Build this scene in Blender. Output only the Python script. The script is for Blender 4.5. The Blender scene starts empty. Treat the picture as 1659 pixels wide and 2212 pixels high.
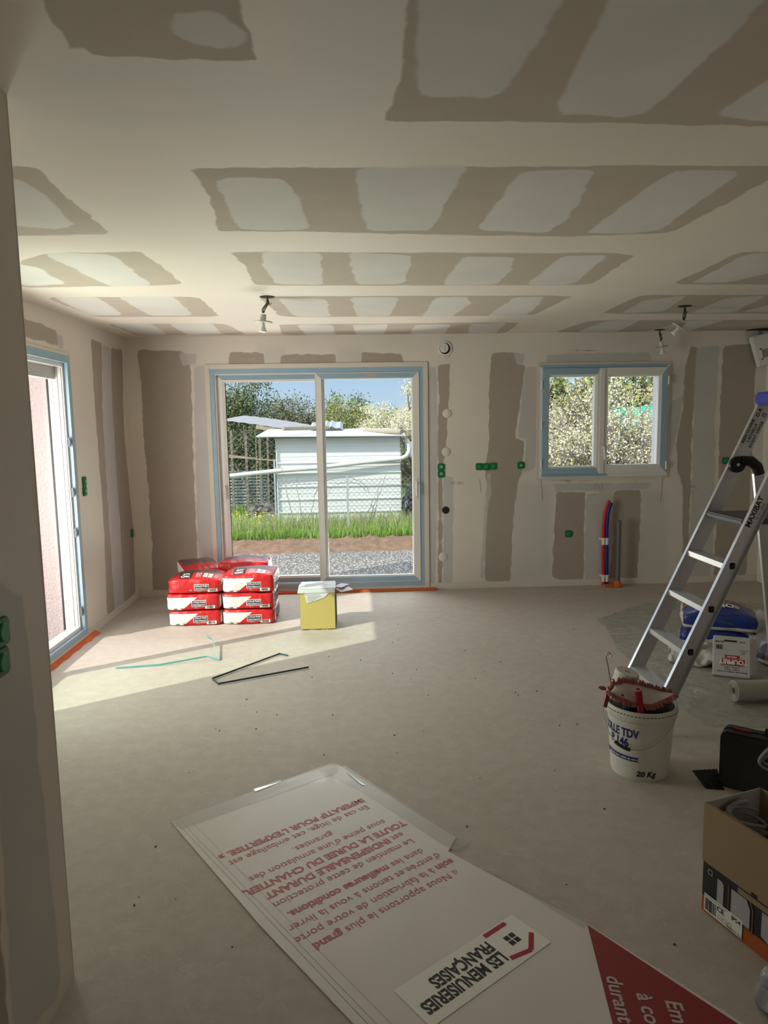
import bpy, bmesh, math, random
import numpy as np
from mathutils import Vector, Matrix, noise
random.seed(7); rng = np.random.default_rng(7)
PI = math.pi
SC = bpy.context.scene
COL = SC.collection

# ------------------------------------------------------------------ camera
F_PX, YAW, PITCH, ROLL, EYE = 1522.56, 0.0422, -0.1215, -0.0167, 1.6328
XL, XR, D, H = -2.1348, 4.0878, 6.8913, 2.5
PX, PY = -0.876, 1.9817                     # free end of the near partition
def cam_axes():
    f = Vector((math.sin(YAW)*math.cos(PITCH), math.cos(YAW)*math.cos(PITCH), math.sin(PITCH)))
    r = Vector((math.cos(YAW), -math.sin(YAW), 0)); u = r.cross(f)
    c, s = math.cos(ROLL), math.sin(ROLL)
    return c*r + s*u, -s*r + c*u, f
CR, CU, CF = cam_axes()
cam_data = bpy.data.cameras.new('camera'); cam = bpy.data.objects.new('camera', cam_data); COL.objects.link(cam)
cam_data.sensor_fit = 'VERTICAL'; cam_data.sensor_height = 36; cam_data.lens = F_PX/2212*36
cam_data.clip_start = 0.02; cam_data.clip_end = 2000
cam.matrix_world = Matrix(((CR.x, CU.x, -CF.x, 0), (CR.y, CU.y, -CF.y, 0), (CR.z, CU.z, -CF.z, EYE), (0, 0, 0, 1)))
SC.camera = cam
def P(u, v, z=None, Y=None, X=None):
    """point on a wall, floor or ceiling plane, measured from the survey photo"""
    d = CR*((u-829.5)/F_PX) + CU*((1106-v)/F_PX) + CF
    t = (z-EYE)/d.z if z is not None else (Y/d.y if Y is not None else X/d.x)
    return Vector((0, 0, EYE)) + d*t

# ------------------------------------------------------------------ light
SC.view_settings.view_transform = 'Standard'; SC.view_settings.look = 'None'
SC.view_settings.gamma = 1; SC.view_settings.use_curve_mapping = False
SC.view_settings.exposure = 0.0
world = bpy.data.worlds.new('sky'); SC.world = world; world.use_nodes = True
wn, wl = world.node_tree.nodes, world.node_tree.links
wn.clear()
wo = wn.new('ShaderNodeOutputWorld'); bg = wn.new('ShaderNodeBackground'); tc = wn.new('ShaderNodeTexCoord')
sx = wn.new('ShaderNodeSeparateXYZ'); rp = wn.new('ShaderNodeValToRGB')
wl.new(tc.outputs['Generated'], sx.inputs[0]); wl.new(sx.outputs['Z'], rp.inputs[0])
e = rp.color_ramp.elements
e[0].position = 0.0; e[0].color = (.62, .78, .95, 1)
e[1].position = 1.0; e[1].color = (1.1, 1.35, 1.9, 1)
k = rp.color_ramp.elements.new(.12); k.color = (.40, .60, .93, 1)
k = rp.color_ramp.elements.new(.4); k.color = (1.5, 1.6, 1.85, 1)
wl.new(rp.outputs[0], bg.inputs[0]); bg.inputs[1].default_value = 1.0
wl.new(bg.outputs[0], wo.inputs[0])
SUN_AZ, SUN_EL = math.radians(32.2), math.radians(35.1)
sd = bpy.data.lights.new('sun', 'SUN'); sun = bpy.data.objects.new('sun', sd); COL.objects.link(sun)
sd.energy = 4.6; sd.angle = math.radians(.55); sd.color = (1, .95, .87)
sdir = Vector((math.cos(SUN_AZ)*math.cos(SUN_EL), math.sin(SUN_AZ)*math.cos(SUN_EL), -math.sin(SUN_EL)))
sun.rotation_euler = sdir.to_track_quat('-Z', 'Y').to_euler(); sun.location = (-6, -4, 8)
def area(name, loc, aim, sx_, sy_, watts, col):
    l = bpy.data.lights.new(name, 'AREA'); l.shape = 'RECTANGLE'; l.size = sx_; l.size_y = sy_
    l.energy = watts; l.color = col
    o = bpy.data.objects.new(name, l); COL.objects.link(o); o.location = loc
    o.rotation_euler = (Vector(aim)-Vector(loc)).to_track_quat('-Z', 'Z').to_euler()
    return o
# added area lamps, standing in for daylight and ground bounce at the two doors
area('terrace_bounce_light', (XL-.45, 4.2, .35), (XL+2.2, 4.9, 2.5), 1.5, .6, 44, (1, .95, .89))
area('daylight_left_door', (XL-.22, 4.2, 1.3), (XL+3, 4.9, 1.5), 1.2, 1.6, 50, (1, .97, .93))
area('rear_fill_light', (2.95, -3.08, 1.55), (2.2, 4.0, 1.4), 1.6, 1.1, 11, (1, .96, .92))  # added fill lamp behind the viewer, no known window there
area('daylight_garden_door', (-.3, 8.3, 3.2), (-.3, 5.2, .3), 2.6, 1.6, 110, (1, .98, .95))
area('gravel_bounce_light', (-.3, 8.3, -.25), (-1.5, 5.6, 1.9), 2.6, 1.2, 165, (1, .96, .91))

# ------------------------------------------------------------------ materials
MATS = {}
def new_mat(name):
    m = bpy.data.materials.new(name); m.use_nodes = True; MATS[name] = m
    return m, m.node_tree.nodes, m.node_tree.links, m.node_tree.nodes['Principled BSDF']
def mat(name, col, rough=.6, metal=0, var=.08, scale=18, bump=0, bscale=60, spec=.4, trans=0, alpha=1, coat=0):
    if name in MATS: return MATS[name]
    m, n, l, b = new_mat(name)
    b.inputs['Roughness'].default_value = rough; b.inputs['Metallic'].default_value = metal
    b.inputs['Specular IOR Level'].default_value = spec; b.inputs['Coat Weight'].default_value = coat
    t = n.new('ShaderNodeTexCoord'); nz = n.new('ShaderNodeTexNoise'); nz.inputs['Scale'].default_value = scale
    nz.inputs['Detail'].default_value = 5
    l.new(t.outputs['Object'], nz.inputs['Vector'])
    mx = n.new('ShaderNodeMix'); mx.data_type = 'RGBA'
    mx.inputs[6].default_value = tuple(c*(1-var) for c in col)+(1,); mx.inputs[7].default_value = tuple(min(1, c*(1+var)) for c in col)+(1,)
    l.new(nz.outputs['Fac'], mx.inputs[0]); l.new(mx.outputs[2], b.inputs['Base Color'])
    if bump:
        n2 = n.new('ShaderNodeTexNoise'); n2.inputs['Scale'].default_value = bscale; n2.inputs['Detail'].default_value = 6
        l.new(t.outputs['Object'], n2.inputs['Vector'])
        bp = n.new('ShaderNodeBump'); bp.inputs['Strength'].default_value = bump; bp.inputs['Distance'].default_value = .01
        l.new(n2.outputs['Fac'], bp.inputs['Height']); l.new(bp.outputs[0], b.inputs['Normal'])
    if trans: b.inputs['Transmission Weight'].default_value = trans
    if alpha < 1: b.inputs['Alpha'].default_value = alpha
    return m
def math_node(n, l, op, a, b_=None, c=None):
    q = n.new('ShaderNodeMath'); q.operation = op
    for i, v in enumerate((a, b_, c)):
        if v is None: continue
        if isinstance(v, (int, float)): q.inputs[i].default_value = v
        else: l.new(v, q.inputs[i])
    return q.outputs[0]
def mixc(n, l, f, a, b_):
    x = n.new('ShaderNodeMix'); x.data_type = 'RGBA'
    for i, v in ((0, f), (6, a), (7, b_)):
        if isinstance(v, (int, float)): x.inputs[i].default_value = v
        elif isinstance(v, tuple): x.inputs[i].default_value = v+(1,) if len(v) == 3 else v
        else: l.new(v, x.inputs[i])
    return x.outputs[2]
def tex(n, l, kind, scale, detail=4, vec='Object', **kw):
    t = n.new('ShaderNodeTexCoord'); q = n.new(kind); q.inputs['Scale'].default_value = scale
    if 'Detail' in q.inputs: q.inputs['Detail'].default_value = detail
    l.new(t.outputs[vec], q.inputs['Vector'])
    return q
def ss(n, l, v, a, b_):
    q = n.new('ShaderNodeMapRange'); q.interpolation_type = 'SMOOTHSTEP'
    l.new(v, q.inputs[0]); q.inputs[1].default_value = a; q.inputs[2].default_value = b_
    return q.outputs[0]
def plaster_mat(name, cream, tan, grey, seam=.012):
    """taped plasterboard: bare paper, wide creamy compound, thin greyish skim; shapes come from distance attributes"""
    m, n, l, b = new_mat(name)
    nz = tex(n, l, 'ShaderNodeTexNoise', 9, 6); nf = tex(n, l, 'ShaderNodeTexNoise', 2.2, 3); nx = tex(n, l, 'ShaderNodeTexNoise', 70, 3)
    wob = math_node(n, l, 'MULTIPLY', math_node(n, l, 'SUBTRACT', nz.outputs['Fac'], .5), .05)
    def att(a):
        q = n.new('ShaderNodeAttribute'); q.attribute_name = a; return math_node(n, l, 'ADD', q.outputs['Fac'], wob)
    ft = ss(n, l, att('bare'), -.004, .006); fg = ss(n, l, att('skim'), -.006, .010); fs = ss(n, l, att('feather'), -.06, .06)
    c0 = mixc(n, l, nf.outputs['Fac'], tuple(c*.93 for c in cream), tuple(min(1, c*1.05) for c in cream))
    c0 = mixc(n, l, math_node(n, l, 'MULTIPLY', fs, .55), c0, grey)
    t0 = mixc(n, l, nz.outputs['Fac'], tuple(c*.93 for c in tan), tuple(c*1.07 for c in tan))
    c1 = mixc(n, l, ft, c0, t0)
    g0 = mixc(n, l, nf.outputs['Fac'], tuple(c*.86 for c in grey), tuple(min(1, c*1.12) for c in grey))
    c2 = mixc(n, l, math_node(n, l, 'MULTIPLY', fg, .92), c1, g0)
    l.new(c2, b.inputs['Base Color'])
    r = math_node(n, l, 'ADD', math_node(n, l, 'MULTIPLY', ft, .2), .62); l.new(r, b.inputs['Roughness'])
    b.inputs['Specular IOR Level'].default_value = .25
    hgt = math_node(n, l, 'ADD', math_node(n, l, 'SUBTRACT', fg, ft), math_node(n, l, 'MULTIPLY', nx.outputs['Fac'], .35))
    bp = n.new('ShaderNodeBump'); bp.inputs['Strength'].default_value = .25; bp.inputs['Distance'].default_value = .002
    l.new(hgt, bp.inputs['Height']); l.new(bp.outputs[0], b.inputs['Normal'])
    return m
M_WALL = plaster_mat('wall_plaster', (.70, .635, .56), (.39, .33, .275), (.53, .50, .475))
M_CEIL = plaster_mat('ceiling_plaster', (.70, .63, .545), (.45, .385, .31), (.62, .59, .545))

def floor_mat():
    m, n, l, b = new_mat('floor_screed')
    big = tex(n, l, 'ShaderNodeTexNoise', 1.3, 4); mid = tex(n, l, 'ShaderNodeTexNoise', 14, 8); fine = tex(n, l, 'ShaderNodeTexNoise', 160, 3)
    vo = tex(n, l, 'ShaderNodeTexVoronoi', 42); vo2 = tex(n, l, 'ShaderNodeTexVoronoi', 9)
    sw = tex(n, l, 'ShaderNodeTexNoise', 5, 6); sw.inputs['Distortion'].default_value = 3.2
    c = mixc(n, l, big.outputs['Fac'], (.41, .345, .285), (.50, .445, .39))
    c = mixc(n, l, math_node(n, l, 'MULTIPLY', ss(n, l, mid.outputs['Fac'], .35, .7), .35), c, (.57, .515, .45))
    # trowel swirls: thin pale lines
    lines = ss(n, l, math_node(n, l, 'ABSOLUTE', math_node(n, l, 'SUBTRACT', sw.outputs['Fac'], .5)), .012, .0)
    c = mixc(n, l, math_node(n, l, 'MULTIPLY', lines, .35), c, (.66, .62, .56))
    # pale sand blisters and dark pits
    wh = n.new('ShaderNodeSeparateColor'); l.new(vo.outputs['Color'], wh.inputs[0])
    dot = math_node(n, l, 'MULTIPLY', ss(n, l, vo.outputs['Distance'], .28, .12), ss(n, l, wh.outputs[0], .72, .78))
    dot = math_node(n, l, 'MULTIPLY', dot, ss(n, l, big.outputs['Fac'], .45, .6))
    c = mixc(n, l, math_node(n, l, 'MULTIPLY', dot, .5), c, (.66, .62, .56))
    dk = n.new('ShaderNodeSeparateColor'); l.new(vo2.outputs['Color'], dk.inputs[0])
    pit = math_node(n, l, 'MULTIPLY', ss(n, l, vo2.outputs['Distance'], .055, .03), ss(n, l, dk.outputs[1], .6, .65))
    c = mixc(n, l, math_node(n, l, 'MULTIPLY', pit, .8), c, (.10, .085, .07))
    l.new(c, b.inputs['Base Color']); b.inputs['Roughness'].default_value = .62; b.inputs['Specular IOR Level'].default_value = .3
    bp = n.new('ShaderNodeBump'); bp.inputs['Strength'].default_value = .35; bp.inputs['Distance'].default_value = .004
    h = math_node(n, l, 'ADD', math_node(n, l, 'MULTIPLY', fine.outputs['Fac'], .5), mid.outputs['Fac'])
    l.new(h, bp.inputs['Height']); l.new(bp.outputs[0], b.inputs['Normal'])
    return m
M_FLOOR = floor_mat()
M_PVC = mat('white_pvc', (.74, .71, .67), .35, var=.03)
M_FILM = mat('blue_protective_film', (.30, .43, .53), .38, var=.06, scale=8)
M_BLACK = mat('black_plastic', (.012, .012, .013), .42, var=.3)
M_CAVITY = mat('dark_cavity', (.02, .017, .015), .9)
M_GREEN = mat('green_box_plastic', (.005, .15, .045), .4, var=.15)
M_WHITEP = mat('white_plastic', (.72, .70, .66), .4, var=.04)
M_ALU = mat('brushed_aluminium', (.62, .63, .66), .34, metal=.85, var=.06, scale=30)
M_ORANGE = mat('orange_sealing_foam', (.62, .13, .035), .8, var=.15, bump=.3)
M_RENDER = mat('rough_pink_render', (.40, .335, .315), .95, var=.10, scale=40, bump=.9, bscale=45)
M_RENDERG = mat('grey_lilac_render', (.60, .57, .60), .95, var=.06, scale=60, bump=.6, bscale=80)
def glass_mat(name, tint, refl=.06):
    m, n, l, b = new_mat(name); n.remove(b)
    o = n['Material Output']; tr = n.new('ShaderNodeBsdfTransparent'); gl = n.new('ShaderNodeBsdfGlossy')
    tr.inputs[0].default_value = tint+(1,); gl.inputs['Roughness'].default_value = .02
    fr = n.new('ShaderNodeLayerWeight'); fr.inputs[0].default_value = .5
    mx = n.new('ShaderNodeMixShader'); l.new(math_node(n, l, 'ADD', math_node(n, l, 'MULTIPLY', math_node(n, l, 'POWER', fr.outputs['Facing'], 4), .6), .025), mx.inputs[0])
    l.new(tr.outputs[0], mx.inputs[1]); l.new(gl.outputs[0], mx.inputs[2]); l.new(mx.outputs[0], o.inputs[0])
    return m
M_GLASS = glass_mat('window_glass', (.96, .98, .96)); M_GLASSG = glass_mat('green_tinted_glass', (.91, .985, .93))

# ------------------------------------------------------------------ mesh helpers
class MB:
    def __init__(s): s.v = []; s.f = []; s.m = []
    def add(s, vs, fs, mi=0):
        o = len(s.v); s.v += [Vector(v) for v in vs]; s.f += [tuple(i+o for i in f) for f in fs]; s.m += [mi]*len(fs); return s
    def box(s, a, b, mi=0):
        x0, y0, z0 = a; x1, y1, z1 = b
        if x0 > x1: x0, x1 = x1, x0
        if y0 > y1: y0, y1 = y1, y0
        if z0 > z1: z0, z1 = z1, z0
        return s.add([(x0,y0,z0),(x1,y0,z0),(x1,y1,z0),(x0,y1,z0),(x0,y0,z1),(x1,y0,z1),(x1,y1,z1),(x0,y1,z1)],
              [(0,3,2,1),(4,5,6,7),(0,1,5,4),(1,2,6,5),(2,3,7,6),(3,0,4,7)], mi)
    def obox(s, c, ax, ay, az, mi=0):
        """box from centre and three half-axis vectors"""
        c, ax, ay, az = map(Vector, (c, ax, ay, az)); vs = []
        for k in (-1, 1):
            for i, j in ((-1,-1),(1,-1),(1,1),(-1,1)): vs.append(c+ax*i+ay*j+az*k)
        return s.add(vs, [(0,3,2,1),(4,5,6,7),(0,1,5,4),(1,2,6,5),(2,3,7,6),(3,0,4,7)], mi)
    def bar(s, a, b, w, t, up=(0,0,1), mi=0):
        a, b, up = Vector(a), Vector(b), Vector(up); d = (b-a); L = d.length; d.normalize()
        sd_ = d.cross(up).normalized(); u = sd_.cross(d).normalized()
        return s.obox((a+b)/2, d*L/2, sd_*w/2, u*t/2, mi)
    def tube(s, pts, r, seg=8, mi=0, cap=True):
        pts = [Vector(p) for p in pts]; n = len(pts); rr = r if isinstance(r, (list, tuple)) else [r]*n
        o = len(s.v); prev = None
        for i, p in enumerate(pts):
            d = (pts[min(i+1, n-1)]-pts[max(i-1, 0)])
            d = d.normalized() if d.length > 1e-9 else Vector((0,0,1))
            if prev is None:
                a = Vector((0,0,1)) if abs(d.z) < .9 else Vector((1,0,0)); u = d.cross(a).normalized()
            else: u = (prev-d*prev.dot(d)); u = u.normalized() if u.length > 1e-6 else d.orthogonal().normalized()
            prev = u; w = d.cross(u)
            for k in range(seg):
                t = 2*PI*k/seg; s.v.append(p+(u*math.cos(t)+w*math.sin(t))*rr[i])
        for i in range(n-1):
            for k in range(seg):
                k2 = (k+1) % seg; s.f.append((o+i*seg+k, o+i*seg+k2, o+(i+1)*seg+k2, o+(i+1)*seg+k)); s.m.append(mi)
        if cap:
            s.f.append(tuple(o+k for k in range(seg))[::-1]); s.f.append(tuple(o+(n-1)*seg+k for k in range(seg))); s.m += [mi, mi]
        return s
    def lathe(s, prof, seg=32, c=(0,0,0), mi=0, M=None):
        o = len(s.v); c = Vector(c)
        for r, z in prof:
            for k in range(seg):
                t = 2*PI*k/seg; p = Vector((r*math.cos(t), r*math.sin(t), z))
                s.v.append((M @ p if M else p)+c)
        for i in range(len(prof)-1):
            for k in range(seg):
                k2 = (k+1) % seg; s.f.append((o+i*seg+k, o+i*seg+k2, o+(i+1)*seg+k2, o+(i+1)*seg+k)); s.m.append(mi)
        return s
    def prism(s, poly, z0, z1, M=None, mi=0):
        n = len(poly); vs = [Vector((x, y, z0)) for x, y in poly]+[Vector((x, y, z1)) for x, y in poly]
        if M: vs = [M @ v for v in vs]
        return s.add(vs, [tuple(range(n))[::-1], tuple(range(n, 2*n))]+[(i, (i+1) % n, n+(i+1) % n, n+i) for i in range(n)], mi)
    def build(s, name, mats, parent=None, smooth=False, bevel=0, world=False, fix=True):
        me = bpy.data.meshes.new(name)
        off = parent.location if (parent is not None and world) else Vector((0,0,0))
        me.from_pydata([tuple(v-off) for v in s.v], [], s.f)
        mats = mats if isinstance(mats, (list, tuple)) else [mats]
        for m in mats: me.materials.append(m)
        me.polygons.foreach_set('material_index', s.m)
        if fix:
            bm = bmesh.new(); bm.from_mesh(me); bmesh.ops.recalc_face_normals(bm, faces=bm.faces)
            if bevel: bmesh.ops.bevel(bm, geom=[e for e in bm.edges if e.calc_face_angle(0) > .6], offset=bevel, segments=2, affect='EDGES')
            bm.to_mesh(me); bm.free()
        if smooth:
            me.polygons.foreach_set('use_smooth', [True]*len(me.polygons))
            try: me.set_sharp_from_angle(angle=math.radians(38))
            except Exception: pass
        ob = bpy.data.objects.new(name, me); COL.objects.link(ob)
        if parent is not None: ob.parent = parent
        return ob
def tag(o, label=None, cat=None, group=None, kind=None):
    if label: o['label'] = label
    if cat: o['category'] = cat
    if group: o['group'] = group
    if kind: o['kind'] = kind
    return o
def struct(o, label=None): return tag(o, label, None, None, 'structure')
def thing(name, label, cat, loc=(0,0,0), rz=0, group=None):
    o = bpy.data.objects.new(name, None); COL.objects.link(o); o.location = loc; o.rotation_euler = (0,0,rz); o.empty_display_size = .05
    return tag(o, label, cat, group)
def quad_mesh(name, V, n, mats, parent=None, midx=None):
    """V: (n*4,3) array of quads"""
    me = bpy.data.meshes.new(name); me.vertices.add(n*4); me.vertices.foreach_set('co', np.ascontiguousarray(V, dtype=np.float32).ravel())
    me.loops.add(n*4); me.loops.foreach_set('vertex_index', np.arange(n*4, dtype=np.int32))
    me.polygons.add(n); me.polygons.foreach_set('loop_start', np.arange(0, n*4, 4, dtype=np.int32))
    for m in (mats if isinstance(mats, (list, tuple)) else [mats]): me.materials.append(m)
    if midx is not None: me.polygons.foreach_set('material_index', midx.astype(np.int32))
    me.update(calc_edges=True); me.validate()
    ob = bpy.data.objects.new(name, me); COL.objects.link(ob)
    if parent is not None: ob.parent = parent
    return ob
# lettering: built-in font, turned into mesh, mapped on a surface by fn(x, y) -> point
def glyphs(txt, size, bold=0, align='CENTER', spacing=1.0, shear=0, sx_=1.0):
    c = bpy.data.curves.new('lettering', 'FONT'); c.body = txt; c.size = size; c.align_x = align; c.align_y = 'CENTER'
    c.offset = bold; c.space_character = spacing; c.shear = shear; c.resolution_u = 3
    o = bpy.data.objects.new('lettering', c); COL.objects.link(o)
    bpy.context.view_layer.update()
    me = bpy.data.meshes.new_from_object(o)
    vs = [(v.co.x*sx_, v.co.y) for v in me.vertices]; fs = [tuple(p.vertices) for p in me.polygons]
    bpy.data.objects.remove(o); bpy.data.meshes.remove(me); bpy.data.curves.remove(c)
    return vs, fs
def text_on(mb, txt, size, fn, at=(0,0), mi=0, **kw):
    vs, fs = glyphs(txt, size, **kw)
    if fs: mb.add([fn(x+at[0], y+at[1]) for x, y in vs], fs, mi)
    return (max(v[0] for v in vs), min(v[0] for v in vs)) if vs else (0, 0)
def plane_fn(o, ux, uy, lift=.0006):
    o, ux, uy = Vector(o), Vector(ux).normalized(), Vector(uy).normalized(); n = ux.cross(uy)*lift
    return lambda x, y: o+ux*x+uy*y+n
def rect_on(mb, fn, x0, y0, x1, y1, mi=0, nx=1, ny=1):
    vs = []; fs = []
    for j in range(ny+1):
        for i in range(nx+1): vs.append(fn(x0+(x1-x0)*i/nx, y0+(y1-y0)*j/ny))
    for j in range(ny):
        for i in range(nx): a = j*(nx+1)+i; fs.append((a, a+1, a+nx+2, a+nx+1))
    mb.add(vs, fs, mi)
def lines_on(mb, fn, pts, w, mi=0):
    for a, b in zip(pts[:-1], pts[1:]):
        a, b = Vector(a), Vector(b); d = (b-a).normalized(); q = Vector((-d.y, d.x))*w/2
        mb.add([fn(*(a-q)), fn(*(b-q)), fn(*(b+q)), fn(*(a+q))], [(0,1,2,3)], mi)
def barcode(mb, fn, x0, y0, x1, y1, mi=0, seed=1):
    r = random.Random(seed); x = x0
    while x < x1:
        w = r.choice((1, 1, 2, 3))*(x1-x0)/60; rect_on(mb, fn, x, y0, min(x+w, x1), y1, mi); x += w+r.choice((1, 1, 2))*(x1-x0)/60

# ------------------------------------------------------------------ room surfaces with plaster shapes
def chaikin(p, k=2):
    for _ in range(k):
        q = []
        for i in range(len(p)):
            a, b = p[i], p[(i+1) % len(p)]
            q += [(a[0]*.94+b[0]*.06, a[1]*.94+b[1]*.06), (a[0]*.06+b[0]*.94, a[1]*.06+b[1]*.94)]
        p = q
    return p
def sdf(pts, poly):
    """signed distance, positive inside"""
    poly = np.array(poly); d = np.full(len(pts), 1e9); ins = np.zeros(len(pts), bool)
    for i in range(len(poly)):
        a, b = poly[i], poly[(i+1) % len(poly)]; e_ = b-a; w = pts-a
        t = np.clip((w @ e_)/max(e_ @ e_, 1e-12), 0, 1); d = np.minimum(d, np.linalg.norm(w-t[:, None]*e_, axis=1))
        c = ((a[1] <= pts[:, 1]) != (b[1] <= pts[:, 1]))
        with np.errstate(divide='ignore', invalid='ignore'):
            xx = a[0]+(pts[:, 1]-a[1])*(b[0]-a[0])/(b[1]-a[1])
        ins ^= c & (pts[:, 0] < xx)
    return np.where(ins, d, -d)
def surface(mb_me, pts2, shapes, grow=0):
    for nm in ('bare', 'skim', 'feather'):
        val = np.full(len(pts2), -1.0)
        for poly in shapes.get(nm, []): val = np.maximum(val, sdf(pts2, chaikin(poly, 1))+(grow if nm == 'skim' else 0))
        a = mb_me.attributes.new(nm, 'FLOAT', 'POINT'); a.data.foreach_set('value', val.astype(np.float32))
def plaster_sheet(name, us, vs, to3, shapes, material, holes=(), parent=None, flip=False, grow=0):
    us = np.array(sorted(us)); vs = np.array(sorted(vs)); nu = len(us)
    P2 = np.array([(u, v) for v in vs for u in us]); faces = []
    for j in range(len(vs)-1):
        for i in range(nu-1):
            cu, cv = (us[i]+us[i+1])/2, (vs[j]+vs[j+1])/2
            if any(h[0] < cu < h[2] and h[1] < cv < h[3] for h in holes): continue
            a = j*nu+i; f = (a, a+1, a+nu+1, a+nu); faces.append(f[::-1] if flip else f)
    me = bpy.data.meshes.new(name); me.from_pydata([to3(u, v) for u, v in P2], [], faces); me.materials.append(material)
    surface(me, P2, shapes, grow)
    ob = bpy.data.objects.new(name, me); COL.objects.link(ob)
    if parent is not None: ob.parent = parent
    return ob
def axis_vals(a, b, step, extra=()):
    v = list(np.linspace(a, b, int((b-a)/step)+2)); ex = [x for x in extra if a < x < b]
    v = [x for x in v if all(abs(x-y) > step*.35 for y in ex)]
    return v+ex
# ================================================================== SETTING
WT = .36            # outer wall thickness
YF = -3.2           # front wall, behind the viewer
YB = -3.2
def rect_frame(x0, z0, x1, z1, w, t0, t1, to, name, mats, parent, sides=None, bevel=.003, chamfer=0):
    """four mitred rails; sides gives a material per rail (L, R, T, B)"""
    k = MB(); sides = sides or (0,0,0,0)
    wl2, wr2, wt, wb2 = w if isinstance(w, tuple) else (w,)*4
    o = [(x0,z0),(x1,z0),(x1,z1),(x0,z1)]; q = [(x0+wl2,z0+wb2),(x1-wr2,z0+wb2),(x1-wr2,z1-wt),(x0+wl2,z1-wt)]
    for (i, j), mi in (((0,3), sides[0]), ((1,2), sides[1]), ((3,2), sides[2]), ((0,1), sides[3])):
        vs = [to(*o[i], t1), to(*o[j], t1), to(*q[j], t1-chamfer), to(*q[i], t1-chamfer), to(*o[i], t0), to(*o[j], t0), to(*q[j], t0), to(*q[i], t0)]
        k.add(vs, [(0,1,2,3),(4,7,6,5),(0,4,5,1),(3,2,6,7),(0,3,7,4),(1,5,6,2)], mi)
    return k.build(name, mats, parent)
# openings (outer edges of the frames)
DX0, DX1, DZ0, DZ1 = -1.350, .690, .045, 2.195          # garden sliding door
WX0, WX1, WZ0, WZ1 = 1.822, 3.108, 1.098, 2.195          # kitchen window
LY0, LY1, LZ0, LZ1 = 3.66, 5.515, .045, 2.195           # left door
def ceil_poly(p): return [tuple(P(u, v, z=H)[:2]) for u, v in p]
def back_poly(p): return [(P(u, v, Y=D).x, P(u, v, Y=D).z) for u, v in p]
def left_poly(p): return [(P(u, v, X=XL).y, P(u, v, X=XL).z) for u, v in p]
c_bare = [
 [(20,359),(78,359),(150,430),(243,505),(20,510)],
 [(412,362),(440,400),(467,460),(467,500),(640,500),(800,504),(1000,508),(1230,511),(1450,503),(1659,390),(1720,357),(1270,358),(900,362)],
 [(40,565),(100,547),(300,543),(350,575),(397,615),(45,622)],
 [(495,544),(1380,547),(1275,616),(550,617),(530,575)],
 [(1600,544),(1800,543),(1800,615),(1450,614)],
 [(97,642),(430,641),(475,684),(202,685)],
 [(557,640),(1240,638),(1150,682),(607,685)],
 [(1382,637),(1800,637),(1800,677),(1297,678)],
 [(232,699),(485,699),(532,723),(297,725)],
 [(602,701),(1125,696),(1092,720),(610,724)],
 [(1275,692),(1800,690),(1800,716),(1197,718)],
 [(880,-60),(1900,-60),(1900,272),(1520,271),(1300,266),(1000,262),(830,262),(850,215),(870,150)],
 [(70,-40),(112,-40),(188,98),(150,108)],
 [(120,-40),(507,-40),(550,105),(560,132),(450,131),(200,122),(165,65)]]
c_skim = [
 [(27,385),(85,420),(152,485),(120,493),(30,485)],
 [(475,387),(607,389),(645,440),(662,495),(525,495),(500,440)],
 [(782,365),(997,360),(960,430),(925,495),(802,497),(785,430)],
 [(1135,372),(1275,370),(1245,435),(1215,475),(1175,500),(1037,495)],
 [(1455,372),(1592,371),(1420,495),(1380,501),(1272,502)],
 [(100,548),(235,550),(320,615),(240,617)], [(30,570),(80,580),(135,613),(50,617)],
 [(572,546),(687,548),(692,615),(600,612),(575,575)], [(762,546),(887,553),(865,613),(777,613),(765,580)],
 [(1005,556),(1103,556),(1095,590),(1065,614),(962,615)], [(1220,555),(1305,552),(1245,606),(1225,614),(1144,614)],
 [(1502,610),(1530,595),(1615,550),(1720,543),(1680,585),(1570,610)],
 [(122,642),(207,643),(262,680),(195,681)], [(260,641),(370,641),(412,681),(327,681)],
 [(605,645),(700,647),(710,683),(640,683)], [(762,643),(858,643),(838,682),(775,683)],
 [(945,643),(1005,642),(1012,655),(975,683),(917,683)], [(1115,643),(1170,642),(1150,668),(1130,682),(1058,682)],
 [(1345,676),(1395,650),(1480,639),(1430,672)], [(1500,675),(1570,645),(1650,639),(1580,675)], [(1610,673),(1680,655),(1760,650),(1700,673)],
 [(245,700),(322,700),(360,723),(305,724)], [(370,700),(455,700),(478,722),(408,723)],
 [(645,702),(715,702),(720,723),(665,724)], [(765,702),(835,701),(825,723),(775,724)],
 [(900,702),(970,701),(955,721),(890,722)], [(1020,700),(1090,698),(1065,720),(1015,720)],
 [(1250,717),(1310,694),(1380,692),(1330,716)], [(1400,716),(1490,693),(1560,692),(1480,716)],
 [(918,-60),(1235,-60),(1155,85),(1070,205),(912,202)],
 [(1370,-60),(1690,-60),(1530,115),(1420,215),(1375,245),(1335,252),(1287,243),(1215,242),(1265,125)],
 [(1800,100),(1659,180),(1565,245),(1800,270)],
 [(390,35),(470,30),(520,80),(490,100),(430,92),(390,70)]]
c_feather = [
 [(300,170),(640,165),(640,235),(420,225)], [(0,210),(330,240),(300,280),(10,250)],
 [(560,180),(830,190),(850,215),(700,262),(340,262)], [(640,0),(880,-40),(860,170),(640,180)],
 [(120,120),(560,135),(620,170),(100,200)],
 # filled screw lines: paler ovals inside the skim
]
c_spots = []
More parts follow.
